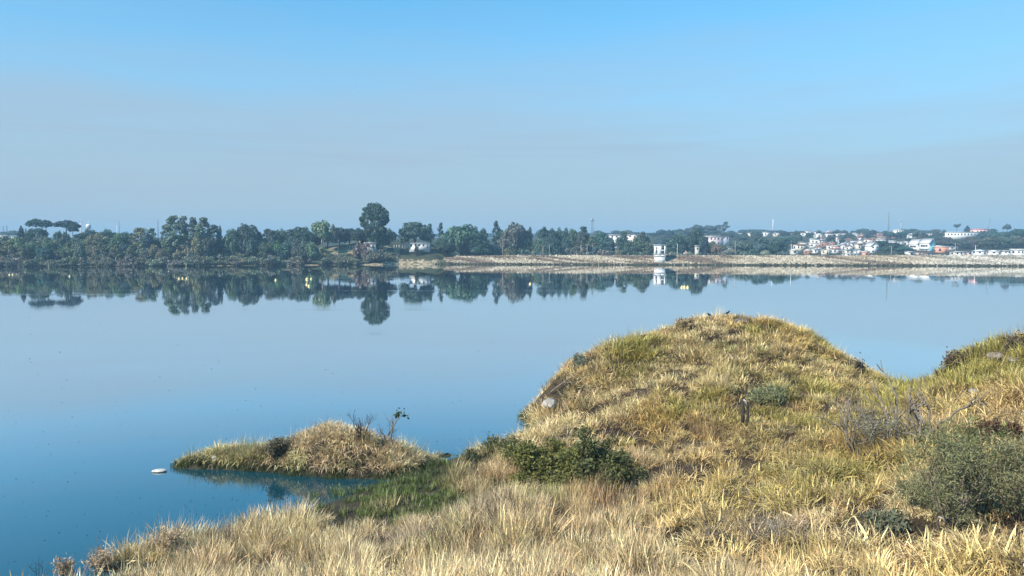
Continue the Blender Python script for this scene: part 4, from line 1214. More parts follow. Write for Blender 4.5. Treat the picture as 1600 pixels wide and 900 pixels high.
# the ones that stand out
HL = [
 (1412, 399, 11, 13, 405, (0.76, 0.76, 0.78), R_PALE, 'white two-storey house with dark balcony openings left of the teal house', 'gable', .5, (1, 1)),
 (1431, 398, 15, 24, 420, (0.72, 0.73, 0.76), R_PALE, 'tall white two-storey house with low gable beside the teal house', 'gable', .5, (0, 0)),
 (1449, 397, 17, 24, 415, TEALW, R_PALE, 'teal-sided two-storey house with dark windows, brightest blue in town', 'gable', .5, (0, 0)),
 (1470, 396, 17, 11, 398, SALMON, R_PALE, 'salmon-pink low building right of the teal house', 'flat', -.2, (2, 1)),
 (1463, 391, 10, 7, 425, CREAM, R_PALE, 'small cream block between the teal house and the salmon building', 'flat', 0, (1, 1)),
 (1437, 400, 14, 6, 385, (0.7, 0.55, 0.5), R_RED, 'low house with pinkish wall below the white two-storey house', 'side', 0, (2, 1)),
 (1421, 400, 10, 7, 384, WHT, R_PALE, 'small white shed at the dam crest left of the pinkish low house', 'side', .2, (1, 1)),
 (1452, 400, 18, 5, 382, (0.3, 0.27, 0.27), R_DARK, 'long low dark-roofed house below the teal house', 'side', 0, (3, 1)),
 (1362, 396, 15, 17, 400, (0.8, 0.79, 0.77), R_PALE, 'bright white gabled house, largest of the middle town', 'gable', .25, (2, 2)),
 (1352, 401, 9, 8, 372, SALMON, R_PALE, 'small salmon wall house at the dam crest', 'flat', 0, (1, 1)),
 (1306, 394, 10, 10, 410, PINK, R_PALE, 'pink-walled house in the middle of the lower town', 'flat', .1, (2, 1)),
 (1317, 390, 9, 11, 425, (0.5, 0.66, 0.58), R_GREY, 'pale green two-storey house beside the pink-walled house', 'hip', -.1, (2, 2)),
 (1249, 391, 15, 9, 420, CREAM, R_RED, 'cream house with red-brown roof at the left end of the town', 'side', .1, (3, 1)),
 (1240, 397, 11, 8, 385, (0.66, 0.63, 0.58), R_PALE, 'cream tank-like hut behind the dam at the left end of the town', 'hip', 0, (1, 1)),
 (1285, 378, 12, 8, 520, (0.62, 0.55, 0.5), R_RED, 'pinkish gabled house above the left town roofs', 'gable', .3, (1, 1)),
 (1330, 384, 14, 9, 470, WHT, R_RED, 'white house with red roof right of the cone-shaped tree', 'side', -.1, (3, 1)),
 (1329, 400, 20, 4, 372, WHT, R_PALE, 'long low white shed right behind the dam crest', 'side', 0, (4, 1)),
 (1343, 377, 13, 8, 540, WHT, R_RED, 'white house with long red roof in the upper town', 'side', .1, (2, 1)),
 (1352, 372, 12, 6, 600, (0.68, 0.5, 0.45), R_RED, 'red-roofed house at the top of the town', 'side', 0, (2, 1)),
 (1366, 366, 4, 7, 640, WHT, R_PALE, 'small white block on the skyline of the upper town', 'flat', 0, (1, 1)),
 (1112, 384, 29, 15, 400, (0.62, 0.52, 0.53), R_PALE, 'wide pinkish-white building left of the town behind the dam', 'flat', .15, (5, 2)),
 (1122, 374, 27, 5, 420, (0.74, 0.72, 0.72), R_PALE, 'long white roof above the pinkish building', 'side', 0.1, (5, 1)),
 (1133, 391, 19, 5, 372, (0.7, 0.7, 0.72), R_PALE, 'low white shed roof among the bushes left of the town', 'side', .1, (3, 1)),
 (1089, 393, 6, 9, 346, (0.5, 0.48, 0.42), R_GREY, 'small beige hut in front of the big layered tree', 'flat', 0, (1, 1)),
 (1072, 388, 8, 8, 362, (0.62, 0.52, 0.5), R_RED, 'small pale house peeping from the trees right of the white tower', 'gable', 0, (1, 1)),
 (962, 373, 20, 6, 440, (0.6, 0.6, 0.59), R_PALE, 'white house between the lattice mast and the white tower', 'side', 0, (3, 1)),
 (987, 372, 14, 6, 440, (0.7, 0.62, 0.58), R_PALE, 'pale house behind the trees left of the white tower', 'gable', 0, (2, 1)),
 (958, 385, 10, 6, 365, WHT, R_PALE, 'small white house low in the trees left of the white tower', 'side', 0, (2, 1)),
 (657, 387, 31, 7, 313, (0.7, 0.7, 0.69), (0.6, 0.61, 0.62), 'white bungalow with pale roof under the broad spreading tree', 'side', 0, (5, 1)),
 (579, 388, 17, 8.5, 303, (0.5, 0.5, 0.49), (0.6, 0.6, 0.58), 'shelter with pale roof behind the leafless bush', 'side', .1, (2, 1)),
 (10, 377, 32, 9, 480, (0.78, 0.78, 0.78), R_PALE, 'long white building at the left edge of the picture', 'flat', 0, (6, 1)),
 (167, 398, 10, 4.5, 293, WHT, R_PALE, 'small white hut glimpsed low in the left wood', 'side', 0, (2, 1)),
 (183, 398, 13, 5.5, 293, WHT, R_PALE, 'larger white hut glimpsed low in the left wood', 'side', 0, (2, 1)),
 (478, 386, 4, 5, 298, WHT, R_PALE, 'tiny white kiosk on the bank left of the pale clearing', 'flat', 0, (1, 1)),
 (1500, 370, 52, 7, 560, (0.8, 0.79, 0.77), R_PALE, 'long white building on the right skyline', 'flat', .03, (10, 1)),
 (1530, 366, 20, 8, 565, (0.72, 0.45, 0.42), (0.62, 0.25, 0.22), 'red-topped hall at the right end of the long white building', 'flat', 0, (4, 1)),
 (1403, 368, 12, 9, 600, (0.72, 0.68, 0.64), R_PALE, 'pale block right of the tallest dark mast', 'flat', 0, (3, 2)),
 (1428, 371, 12, 7, 560, WHT, R_PALE, 'white house half hidden in trees above the two-storey white house', 'gable', 0, (2, 1)),
 (1592, 398, 17, 8, 330, (0.66, 0.66, 0.66), (0.7, 0.7, 0.7), 'white bus-like cabin with dark windows behind the dam at far right', 'flat', 0, (3, 1)),
 (1530, 397, 16, 7, 350, (0.62, 0.66, 0.68), (0.62, 0.66, 0.68), 'rounded pale tent-like roof behind the dam at right', 'hip', 0, (2, 1)),
 (1552, 397, 18, 6, 348, (0.66, 0.68, 0.68), (0.7, 0.71, 0.71), 'second pale hipped roof behind the dam at right', 'hip', 0, (2, 1)),
 (1572, 397, 16, 5, 346, (0.66, 0.66, 0.65), (0.66, 0.66, 0.64), 'third pale roof behind the dam beside the bus-like cabin', 'side', 0, (3, 1)),
 (1497, 399, 18, 6, 352, (0.6, 0.58, 0.56), (0.55, 0.54, 0.53), 'grey-roofed house right of the salmon building at the dam crest', 'side', 0, (3, 1)),
 (1515, 399, 14, 6, 356, (0.56, 0.4, 0.35), R_DARK, 'brown house with dark roof at the dam crest at right', 'side', 0, (2, 1)),
 (1482, 390, 20, 5, 420, (0.6, 0.58, 0.56), R_GREY, 'long grey roof above the salmon building', 'side', 0, (3, 1)),
]
for (px, base, w_, h_, Y_, wc, rc, lab, rf, rz_, wn) in HL:
    house(px, base, w_, h_, Y_, wc, rc, lab, rf, rz_, wins=wn, depth=min(w_ * Y_ / FPX * .9, 7.5), side=WHT if 'two-storey house' in lab and Y_ < 421 and px > 1400 else None)
# lower and upper town: many alike small houses
k = 0
for row, (Yd, x0, x1, n_, h_) in enumerate([(392, 1250, 1350, 6, 7), (425, 1256, 1350, 6, 8), (455, 1248, 1370, 8, 8), (490, 1262, 1380, 8, 7.5), (530, 1270, 1385, 7, 7), (590, 1275, 1345, 5, 6.5), (640, 1150, 1262, 8, 5.5), (470, 1386, 1424, 3, 7), (575, 1386, 1462, 5, 6), (430, 1150, 1236, 4, 6), (660, 1290, 1385, 6, 5), (700, 1240, 1300, 4, 5)]):
    for i in range(n_):
        x = x0 + (x1 - x0) * (i + random.uniform(.2, .8)) / n_
        X = (x - 800) / FPX * Yd
        gz = float(far_z(X, Yd))
        base = to_px(X, Yd, gz)[1]
        lower = Yd < 500
        wc = random.choice([WHT, WHT, CREAM, GREYW, (0.7, 0.6, 0.55), (0.72, 0.7, 0.68), BRICK]); rc = random.choice([R_RED, R_GREY, R_PALE, R_PALE, (0.45, 0.28, 0.22)])
        rt = random.choice(['gabled', 'low', 'hip-roofed', 'flat-topped', 'low'])
        house(x, base, random.uniform(8, 13), h_ * random.uniform(.85, 1.2), Yd + random.uniform(-9, 9),
              wc, rc,
              f'{wname(wc)} {rt} house, {rname(rc)}, {"lower" if lower else "upper"} town, {where(x)}',
              {'flat-topped': 'flat', 'gabled': 'gable', 'hip-roofed': 'hip', 'low': 'side'}[rt], group='houses of the lower town' if lower else 'houses of the upper town', wins=(2, 1), z=gz)

# ------------------------------------------------------------------ the white intake tower in the dam face
TP = P(1031.5, 401, 294)
tw = empty('intake_tower', (TP.x, 294, 0.75), -.3)
MB().box((0, 0, 1.2), (4.0, 4.4, 3.4)).box((-.9, 0, .2), (2.2, 4.4, 2.4)).build('base', M_WHITE, tw)
wl = MB()
wl.box((0, 2.1, 4.95), (4.4, .2, 4.2)).box((-2.1, 0, 4.95), (.2, 4.0, 4.2)).box((2.1, 0, 4.95), (.2, 4.0, 4.2))
wl.box((-1.75, -2.1, 4.95), (.9, .2, 4.2)).box((-.1, -2.1, 4.95), (1.6, .2, 4.2)).box((2.0, -2.1, 4.95), (.4, .2, 4.2))
wl.box((-1.1, -2.1, 6.6), (.4, .2, .9)).box((-1.1, -2.1, 3.1), (.4, .2, .5)).box((1.25, -2.1, 6.85), (1.1, .2, .4)).box((1.25, -2.1, 5.0), (1.1, .2, .3)).box((1.25, -2.1, 3.05), (1.1, .2, .4))
wl.build('wall', M_WHITE, tw)
for zc, hh in ((5.9, 1.5), (4.05, 1.6)):
    f = MB().box((.74, -2.06, zc), (.08, .08, hh)).box((1.76, -2.06, zc), (.08, .08, hh)).box((1.25, -2.06, zc + hh / 2 - .04), (.94, .08, .08)).box((1.25, -2.06, zc - hh / 2 + .04), (.94, .08, .08)).build('window', M_METAL, tw)
    MB().box((1.25, -2.0, zc), (.94, .03, hh - .16)).build('pane', M_DARKGLASS, f)
f = MB().box((-1.1, -1.99, 4.75), (.4, .03, 2.8)).build('slot_window', M_DARKGLASS, tw)
MB().box((0, 0, 7.15), (5.2, 5.0, .22)).build('roof', mat_plain('tower_roof', (0.5, 0.52, 0.54), .7, .1, 1), tw)
MB().box((0, -2.4, 2.72), (5.0, .4, .12)).box((0, -2.56, 3.7), (5.0, .05, .06)).box((-2.45, -2.56, 3.2), (.06, .05, 1.0)).box((2.45, -2.56, 3.2), (.06, .05, 1.0)).build('balcony', M_WHITE, tw)
tag(tw, 'white concrete tower with dark windows standing in the dam slope', 'tower')

# ------------------------------------------------------------------ poles, masts, crane
def pole(px, top, Y, label, group=None, r=.11, arm=True, base_z=None, mat=None, cat='pole', name='utility_pole'):
    p = P(px, top, Y)
    z0 = float(far_z(p.x, Y)) if base_z is None else base_z
    e = empty(name, (p.x, Y, z0), random.uniform(-.2, .2))
    h = p.z - z0
    MB().tube([(0, 0, -.4), (0, 0, h * .6), (0, 0, h)], [r, r * .85, r * .6], 6).build('post', mat or M_CONCRETE, e)
    if arm:
        MB().box((0, 0, h - .5), (1.7, .1, .12)).build('crossarm', M_BARK, e)
        for x in (-.7, 0, .7):
            MB().tube([(x, 0, h - .44), (x, 0, h - .2)], [.06, .04], 5).build('insulator', M_WHITE, e)
    tag(e, label, cat, group)
    return e
crest = lambda s: 3.45 + float(crest_add(s))
for px, top, lab in ((725.5, 384, 'pale pole behind the left end of the dam, leftmost on the crest'), (785.5, 384, 'pole on the dam crest in front of the grey-leaved tree'), (848.5, 383, 'left pole of the close pair on the dam crest'),
                     (858.5, 382, 'right pole of the close pair on the dam crest'), (917.5, 382, 'pole on the dam crest below the lattice mast'), (1058.5, 381, 'lamp-like white pole on the crest right of the white tower'),
                     (1149, 376, 'tall pole on the dam crest below the pinkish building'), (1236.5, 381, 'white pole at the left end of the town'), (1493, 379, 'thin pole behind the dam right of the salmon building'), (1524.5, 383, 'white pole behind the dam in the right grove'), (1393, 384, 'thin pole in front of the dark town trees')):
    X = (px - 800) / FPX * 312
    Yp = float(shore_y(X)) + 17
    pole(px, top, Yp, lab, base_z=2.6, mat=M_WHITE if 'white' in lab else None)
for px, top, Y in ((360, 377, 296), (415, 376, 298), (465, 375, 299), (528.5, 375, 303)):
    pole(px, top, Y, {360: 'pole on the bank below the dark dome-shaped tree', 415: 'pole on the bank in front of the middle wood', 465: 'pole on the bank left of the pale airy tree', 528.5: 'pole standing in the pale clearing'}[px])
ORD = ['first', 'second', 'third', 'fourth', 'fifth', 'sixth']
for ip, px in enumerate((543, 547, 551, 555, 560, 563, 616, 620, 624, 629, 633, 637)):
    Yp = 309 if px < 600 else 319
    X = (px - 800) / FPX * Yp
    z0 = float(far_z(X, Yp))
    e = empty('fence_post', (X, Yp, z0), 0, (.8, .8, .75))
    MB().box((0, 0, .8), (.22, .22, 2.0)).build('post', M_WHITE, e)
    MB().box((0, 0, 1.84), (.3, .3, .08)).build('cap', M_CONCRETE, e)
    tag(e, ORD[ip % 6] + (' short white post from the left at the pale clearing' if px < 600 else ' short white post from the left, before the bungalow'), 'post', 'white posts by the clearing' if px < 600 else 'white posts left of the bungalow')

def mast(px, top, base, Y, w, label, color=None, name='radio_mast', lattice=True, head=0):
    a = P(px, top, Y); b = P(px, base, Y)
    z0 = float(far_z(a.x, Y))
    h = a.z - z0
    e = empty(name, (a.x, Y, z0))
    m_ = color or M_METAL
    mb = MB()
    if lattice:
        for sx, sy in ((-1, -1), (1, -1), (1, 1), (-1, 1)):
            MB().tube([(sx * w, sy * w, -.3), (sx * w * .45, sy * w * .45, h)], [w * .2, w * .14], 4).build('leg', m_, e)
        br = MB()
        n = 12
        for i in range(n):
            f0, f1 = i / n, (i + 1) / n
            w0, w1 = w * (1 - .55 * f0), w * (1 - .55 * f1)
            for (a0, a1) in (((-1, -1), (1, -1)), ((1, -1), (1, 1)), ((1, 1), (-1, 1)), ((-1, 1), (-1, -1))):
                br.tube([(a0[0] * w0, a0[1] * w0, h * f0), (a1[0] * w1, a1[1] * w1, h * f1)], [w * .09, w * .09], 4)
        br.build('bracing', m_, e)
    else:
        mb.tube([(0, 0, -.3), (0, 0, h * .55), (0, 0, h)], [w, w * .7, w * .4], 7).build('shaft', m_, e)
    if head:
        hb = MB()
        for i in range(3):
            an = i * 2.1
            hb.box((math.cos(an) * head * .7, math.sin(an) * head * .7, h - head * .9), (head * .35, head * .35, head * 1.5), an)
        hb.build('antenna', M_METAL, e)
    tag(e, label, 'mast')
    return e
M_GREYMAST = mat_plain('grey_mast_paint', (0.2, 0.22, 0.24), .6, .1, 1)
mast(925.5, 341, 366, 520, .9, 'grey lattice mast with antenna head above the trees behind the dam', M_GREYMAST, head=1.3)
mast(1208, 342, 362, 900, .8, 'thin white mast on the ridge left of the town', M_WHITE, lattice=False)
mast(1389, 331, 364, 560, .45, 'tallest thin dark mast above the town', M_GREYMAST)
mast(1408, 344, 368, 620, .5, 'short pale mast with small head right of the tallest mast', M_METAL, lattice=False, head=.9)
mast(5, 353, 364, 800, .7, 'faint lattice pylon nearest the left edge', M_GREYMAST)
mast(10.5, 352, 364, 800, .7, 'faint lattice pylon second from the left edge', M_GREYMAST)
mast(125.5, 344, 362, 560, .55, 'slim pale mast just left of the white chimney', M_WHITE, lattice=False, head=.8)
mast(182.5, 352, 362, 560, .35, 'short white rod on the left skyline', M_WHITE, lattice=False)
mast(186, 344.5, 362, 700, .35, 'faint thin mast right of the short white rod', M_GREYMAST)
mast(246.5, 344, 362, 600, .4, 'faint thin mast left of the tall gum group', M_GREYMAST)
# white chimney / water tower on the left skyline
a = P(138, 345, 560)
z0 = float(far_z(a.x, 560)); h = a.z - z0
e = empty('water_tower', (a.x, 560, z0))
MB().tube([(0, 0, -.5), (0, 0, h * .62), (0, 0, h * .64)], [1.2, 1.2, 1.7], 12).tube([(0, 0, h * .64), (0, 0, h * .8), (0, 0, h * .84)], [1.75, 1.75, .8], 12).build('tank', M_WHITE, e, True)
MB().tube([(0, 0, h * .84), (0, 0, h)], [.3, .16], 6).build('rod', M_WHITE, e)
tag(e, 'bright white chimney-like tower on the left skyline', 'tower')
# crane jib on the right skyline
a = P(1540, 360, 560); b = P(1547, 340, 560)
z0 = float(far_z(a.x, 560))
e = empty('crane', (a.x, 560, z0))
v = np.array((b.x - a.x, 0, b.z - z0))
MB().box((0, 0, 1.0), (2.4, 5, 1.2)).box((0, 0, .3), (2.8, 5.4, .6)).build('chassis', M_GREYMAST, e)
MB().tube([(0, 0, 1.4), tuple(v * .5), tuple(v)], [.4, .3, .16], 4).build('jib', M_GREYMAST, e)
MB().tube([tuple(v), (v[0], 0, v[2] - 4)], [.05, .05], 4).build('cable', M_GREYMAST, e)
tag(e, 'crane with slanting raised jib on the right skyline', 'crane')
# snag at the bare bank, dead branch frames at the left waterline
for px, py, Y, hgt, lab in ((620, 404, 302, 2.6, 'dead forked snag on the bare bank left of the dam'), (124, 413, 270, 3.2, 'fallen bare branches at the left waterline'), (142, 414, 271, 2.6, 'single bare stump at the left waterline')):
    p = P(px, py, Y)
    z0 = float(far_z(p.x, Y))
    e = empty('dead_snag', (p.x, Y, z0))
    rg = np.random.default_rng(int(px))
    mb = MB().tube([(0, 0, -.3), (.1, 0, hgt * .5), (.3, .1, hgt)], [.16, .12, .05], 6)
    mb.build('trunk', M_PALEBARK, e)
    for i in range(4):
        d = rg.normal(size=3) * .8; d[2] = abs(d[2]) + .4
        st = np.array((.1, 0, hgt * (.35 + .12 * i)))
        MB().tube([st, st + d * .6, st + d * 1.1 + np.array((0, 0, .2))], [.07, .05, .02], 5).build('branch', M_PALEBARK, e)
    tag(e, lab, 'dead tree')

# ------------------------------------------------------------------ buoys
M_BUOY = mat_plain('yellow_buoy_plastic', (0.85, 0.7, 0.34), .4, .08, 3, spec=.5)
bm_body = MB()
rr = [(.0, -.25), (.34, -.2), (.42, .05), (.38, .25), (.2, .38), (.1, .42)]
bm_body.tube([(0, 0, z) for r, z in rr], [max(r, .02) for r, z in rr], 10)
ME_BUOY = bm_body.mesh('buoy_body', M_BUOY, True)
ME_BTOP = MB().tube([(0, 0, .4), (0, 0, .55)], [.05, .05], 6).box((0, 0, .6), (.24, .24, .16)).mesh('buoy_topmark', M_BUOY)
BU = [(15, 429.5, 'left buoy of the close pair at far left'), (20, 429.3, 'right buoy of the close pair at far left'), (109, 432, 'lone yellow buoy off the left wood'), (280, 435.5, 'left buoy of the row of three'), (285.5, 435.3, 'middle buoy of the row of three'), (292, 435.5, 'right buoy of the row of three'),
      (431, 438, 'lone buoy off the reddish bank'), (480, 437, 'bigger left buoy of the cluster off the clearing'), (486.5, 436, 'upper right buoy of the cluster off the clearing'), (479.5, 445, 'lower left buoy of the cluster off the clearing'), (483, 447.5, 'lowest buoy of the cluster off the clearing'),
      (828.5, 444, 'lone buoy off the dam below the row of tall trees'), (1065.5, 449.5, 'left buoy of the trio right of the tower\'s reflection'), (1069.5, 449, 'middle buoy of the trio right of the tower\'s reflection'), (1074.5, 449.5, 'right buoy of the trio right of the tower\'s reflection')]
for px, py, lab in BU:
    p = on_water(px, py)
    s_ = .85 if 'bigger' in lab else .6
    e = empty('buoy', (p.x, p.y, 0), random.uniform(0, 6), (s_, s_, s_))
    link('float', ME_BUOY, e); link('topmark', ME_BTOP, e)
    tag(e, 'yellow marker buoy, ' + lab.replace('lone yellow buoy', 'alone'), 'buoy', 'yellow buoys on the lake')

# ------------------------------------------------------------------ grass
def tuft(name, rng, n, h, wd, rad, lean, curl, droop=0.0, twist=.5, heads=0.0):
    """a tuft of n blades: each a bent, tapering strip"""
    Vs, Qs, Ts, R = [], [], [], []
    k = 0
    for i in range(n):
        a = rng.uniform(0, 6.283); r = rad * math.sqrt(rng.random())
        p = np.array((r * math.cos(a), r * math.sin(a), -.05))
        da = a + rng.normal() * 0.9
        d = np.array((math.cos(da), math.sin(da), 0.0))
        L = h * rng.uniform(.55, 1.2)
        th = abs(rng.normal()) * lean + .04
        side = np.array((-d[1], d[0], 0.0))
        sv = side * math.cos(twist * rng.normal()) + np.array((0, 0, 1.0)) * .3 * rng.normal()
        w = wd * rng.uniform(.6, 1.4)
        cu = curl * rng.uniform(.4, 1.4)
        pts = [p]
        for s in range(3):
            th2 = min(th + cu * (s + 1) * .5 + droop * (s == 2), 2.6)
            pts.append(pts[-1] + (d * math.sin(th2) + np.array((0, 0, 1.0)) * math.cos(th2)) * L / 3)
        ws = (w, w * .9, w * .65)
        for s in range(3):
            Vs += [pts[s] - sv * ws[s] * .5, pts[s] + sv * ws[s] * .5]
        Vs.append(pts[3])
        Qs += [(k, k + 1, k + 3, k + 2), (k + 2, k + 3, k + 5, k + 4)]
        Ts.append((k + 4, k + 5, k + 6))
        R += [rng.random()] * 7
        k += 7
    return mesh_np(name, np.array(Vs), Qs, Ts, (M_GRASS,), False, {'rnd': R})

rg = np.random.default_rng(99)
TUFTS = []
TUFTS += [tuft(f'short_tuft_{i}', rg, 32, .42, .024, .19, .42, .55) for i in range(4)]                 # 0-3 arching, hill
TUFTS += [tuft(f'straw_tuft_{i}', rg, 30, .56, .012, .15, .24, .34) for i in range(4)]                 # 4-7 tall upright straw
TUFTS += [tuft(f'matted_tuft_{i}', rg, 32, .44, .02, .2, .6, 1.0, .55) for i in range(4)]            # 8-11 matted, curled
TUFTS += [tuft(f'sedge_tuft_{i}', rg, 30, .26, .013, .13, .2, .25) for i in range(3)]                 # 12-14 green sedge
TUFTS += [tuft(f'stalk_tuft_{i}', rg, 16, .72, .007, .14, .22, .12) for i in range(3)]                # 15-17 thin brown stalks

# patches: what grows where (centre found on the ground, radius in metres)
def blob(x, y, px, py, rx, ry=None, n=0.0):
    c = on_ground(px, py)
    q = ((x - c.x) / rx) ** 2 + ((y - c.y) / (ry or rx)) ** 2
    return np.exp(-q)
NB = 110000
bx = np.r_[rg.uniform(-16, 40, NB), rg.uniform(-11.5, -2.4, 2600)]; by = np.r_[rg.uniform(8.5, 47, NB), rg.uniform(22.8, 26, 2600)]; NB = len(bx)
bz = ground_z(bx, by)
ppx, ppy = to_px(bx, by, bz)
reed = (bz > -.3) & (bx < -3.0) & (bx > -7.6) & (by > 20.6) & (by < 24.2) & (fbm(bx, by, .9, 27) > .36)
keep = ((bz > 0.0) | reed) & (ppx > -120) & (ppx < 1730) & (ppy < 985)
# thin out with distance where single tufts get very small, and drop most of the hill's far side
gzx = (ground_z(bx, by + .5) - ground_z(bx, by - .5))
keep &= ~((by > 31) & (gzx < -.22) & (rg.random(NB) < .7))
keep &= rg.random(NB) < np.clip(1.25 - by / 90, .5, 1)
bx, by, bz, ppx, ppy = (a[keep] for a in (bx, by, bz, ppx, ppy))
n = len(bx)
f1 = fbm(bx, by, 3.2, 21); f2 = fbm(bx, by, 1.1, 22); f3 = fbm(bx, by, 0.62, 23); f4 = fbm(bx, by, 5.5, 24)
GOLD = np.array((0.63, 0.44, 0.17)); STRAW = np.array((0.68, 0.51, 0.3)); PALEST = np.array((0.74, 0.6, 0.38)); OLV = np.array((0.36, 0.325, 0.09)); GRN = np.array((0.15, 0.2, 0.055))
BRN = np.array((0.3, 0.19, 0.1)); GRY = np.array((0.36, 0.3, 0.24)); RUST = np.array((0.45, 0.26, 0.12))
hill = smooth01(22.5, 26.5, by + (f1 - .5) * 5) * smooth01(2.0, 4.5, bx + .14 * by)
left = 1 - smooth01(2.2, 5.5, bx + (f1 - .5) * 3)
isl = (bx < -2.4) & (by > 22.6) & (by < 26.5)
near = 1 - hill
col = STRAW * left[:, None] + (1 - left[:, None]) * (STRAW * .45 + GOLD * .55)
col = col * (1 - hill[:, None]) + (GOLD * .75 + STRAW * .25) * hill[:, None]
# olive-green growth in patches on the hill and to the right
ol = np.clip(smooth01(.42, .58, f1) * (.3 + .7 * hill) * (1 - left * .7), 0, 1)
ol = np.clip(ol + .8 * blob(bx, by, 1230, 640, 4.5, 4) + .6 * blob(bx, by, 1370, 600, 3, 3) + .7 * blob(bx, by, 1080, 560, 4, 3) + .5 * blob(bx, by, 1270, 730, 3, 3) + .5 * blob(bx, by, 1500, 590, 3, 3), 0, .9) * smooth01(.3, .55, f2 + .12)
col = col * (1 - ol[:, None]) + OLV * ol[:, None]
ye = smooth01(.52, .68, f4) * .6
col = col * (1 - ye[:, None]) + PALEST * ye[:, None] * np.array((1.0, .97, .9))
br = np.clip(.9 * blob(bx, by, 1060, 700, 2.2, 2.0) + .8 * blob(bx, by, 960, 790, 1.8, 1.5) + .6 * blob(bx, by, 770, 755, 1.6, 1.6) + .6 * blob(bx, by, 1350, 700, 1.5, 1.5), 0, .85) * smooth01(.35, .6, f2)
col = col * (1 - br[:, None]) + RUST * br[:, None]
gy_ = np.clip(1.1 * blob(bx, by, 1215, 835, .9, .7) + .8 * blob(bx, by, 620, 850, 1.0, .7) + .7 * blob(bx, by, 740, 800, 1.2, 1.0), 0, .9)
col = col * (1 - gy_[:, None]) + GRY * gy_[:, None]
gs = np.clip(.9 * blob(bx, by, 850, 780, .8, .8) + .6 * blob(bx, by, 700, 840, .5, .6), 0, .8)
col = col * (1 - gs[:, None]) + np.array((.36, .38, .16)) * gs[:, None]
# fresh green by the water
wetg = (1 - smooth01(.08, .2, bz + (f2 - .5) * .15)) * (1 - .5 * isl)
wetg = np.clip(wetg + 1.0 * blob(bx, by, 545, 770, 1.9, .6) + .8 * blob(bx, by, 690, 732, 1.0, .4), 0, 1) * np.where(bx < 3.5, 1, .3)
frontshore = (by < 20.4 - .22 * (bx + 10)) & (bx < 1)
wetg = np.where(frontshore & (blob(bx, by, 560, 772, 2.2, .9) < .35), wetg * .08, wetg)
col = col * (1 - wetg[:, None]) + np.array((.135, .18, .05)) * wetg[:, None]
col = np.where(isl[:, None] & (wetg[:, None] < .5), np.where((f2[:, None] > .56), np.array((.5, .44, .22)), np.array((.66, .51, .31))), col)
col = col * (.5 + .9 * rg.random((n, 1))) * (.8 + .4 * f3[:, None]) * (1 + rg.normal(size=(n, 3)) * .04)
dark_tufts = (rg.random(n) < .06 + .18 * smooth01(.5, .68, fbm(bx, by, 1.3, 29))) & (wetg < .4)  # dark brown tufts for contrast, at random and thicker in noise patches
col = np.where(dark_tufts[:, None], np.array((.15, .105, .075)) * rg.uniform(.6, 1.5, (n, 1)), col * np.array((1.06, 1.045, 1.0)))
col = np.clip(col, .02, .85)
idx = np.where(rg.random(n) < .75, rg.integers(0, 4, n), rg.integers(8, 12, n))
straw = (left > .45) & (near > .5) & (rg.random(n) < .8)
idx = np.where(straw, rg.integers(4, 8, n), idx)
mat_ = (near > .5) & (left < .55) & (rg.random(n) < .72)
idx = np.where(mat_, rg.integers(8, 12, n), idx)
idx = np.where(isl, np.where(rg.random(n) < .6, rg.integers(8, 12, n), rg.integers(0, 4, n)), idx)
edge_ = isl & (bz < .2 + .1 * (f2 - .5)) & (by < 24.4)
col = np.where(edge_[:, None], np.array((.1, .125, .045)) * rg.uniform(.6, 1.4, (n, 1)), col)
idx = np.where((wetg > .5) | edge_, rg.integers(12, 15, n), idx)
idx = np.where((br > .3) & (rg.random(n) < .75), rg.integers(15, 18, n), idx)
idx = np.where((rg.random(n) < .05 + .16 * smooth01(.55, .7, fbm(bx, by, 1.6, 28))) & (wetg < .4), rg.integers(15, 18, n), idx)
scl = (.35 + 1.1 * f2 + .5 * (f1 - .5)) * rg.uniform(.7, 1.35, n)
scl = np.where(isl, np.clip(scl * (.4 + 1.0 * f3), .3, .95), scl)
scl = np.where((by < 15) & (idx >= 8) & (idx < 12), scl * .78, scl)
scl = np.where((idx >= 4) & (idx < 8), scl * .95, scl)
# bare trodden spot and little gaps
bare = np.clip(blob(bx, by, 708, 747, .75, .38) * 1.3, 0, 1)
gap = (f3 < .44) & (rg.random(n) < .9)
keep = (rg.random(n) > bare) & (~gap | isl)
rot = np.stack([rg.normal(size=n) * .16, rg.normal(size=n) * .16 + .08, rg.uniform(0, 6.283, n)], 1)
pos = np.stack([bx, by, np.maximum(bz, -.06) - .01], 1)
def split(mask, name, label):
    mk = mask & keep
    scatter(name, TUFTS, pos[mk], rot[mk], scl[mk], idx[mk], col[mk], label, 'grass')
is_green = (idx >= 12) & (idx < 15)
split(hill.astype(float) > .5, 'hill_grass', 'golden and olive dry grass covering the rounded hill')
split((hill <= .5) & ~isl & ~is_green, 'shore_grass', 'pale straw-coloured dry grass on the near slope')
split(isl & ~is_green & (hill <= .5), 'islet_grass', 'matted straw grass covering the small islet')
split(is_green & (hill <= .5), 'waterside_sedge', 'short green grass growing at the water\'s edge')
print('tufts', n, int(keep.sum()))

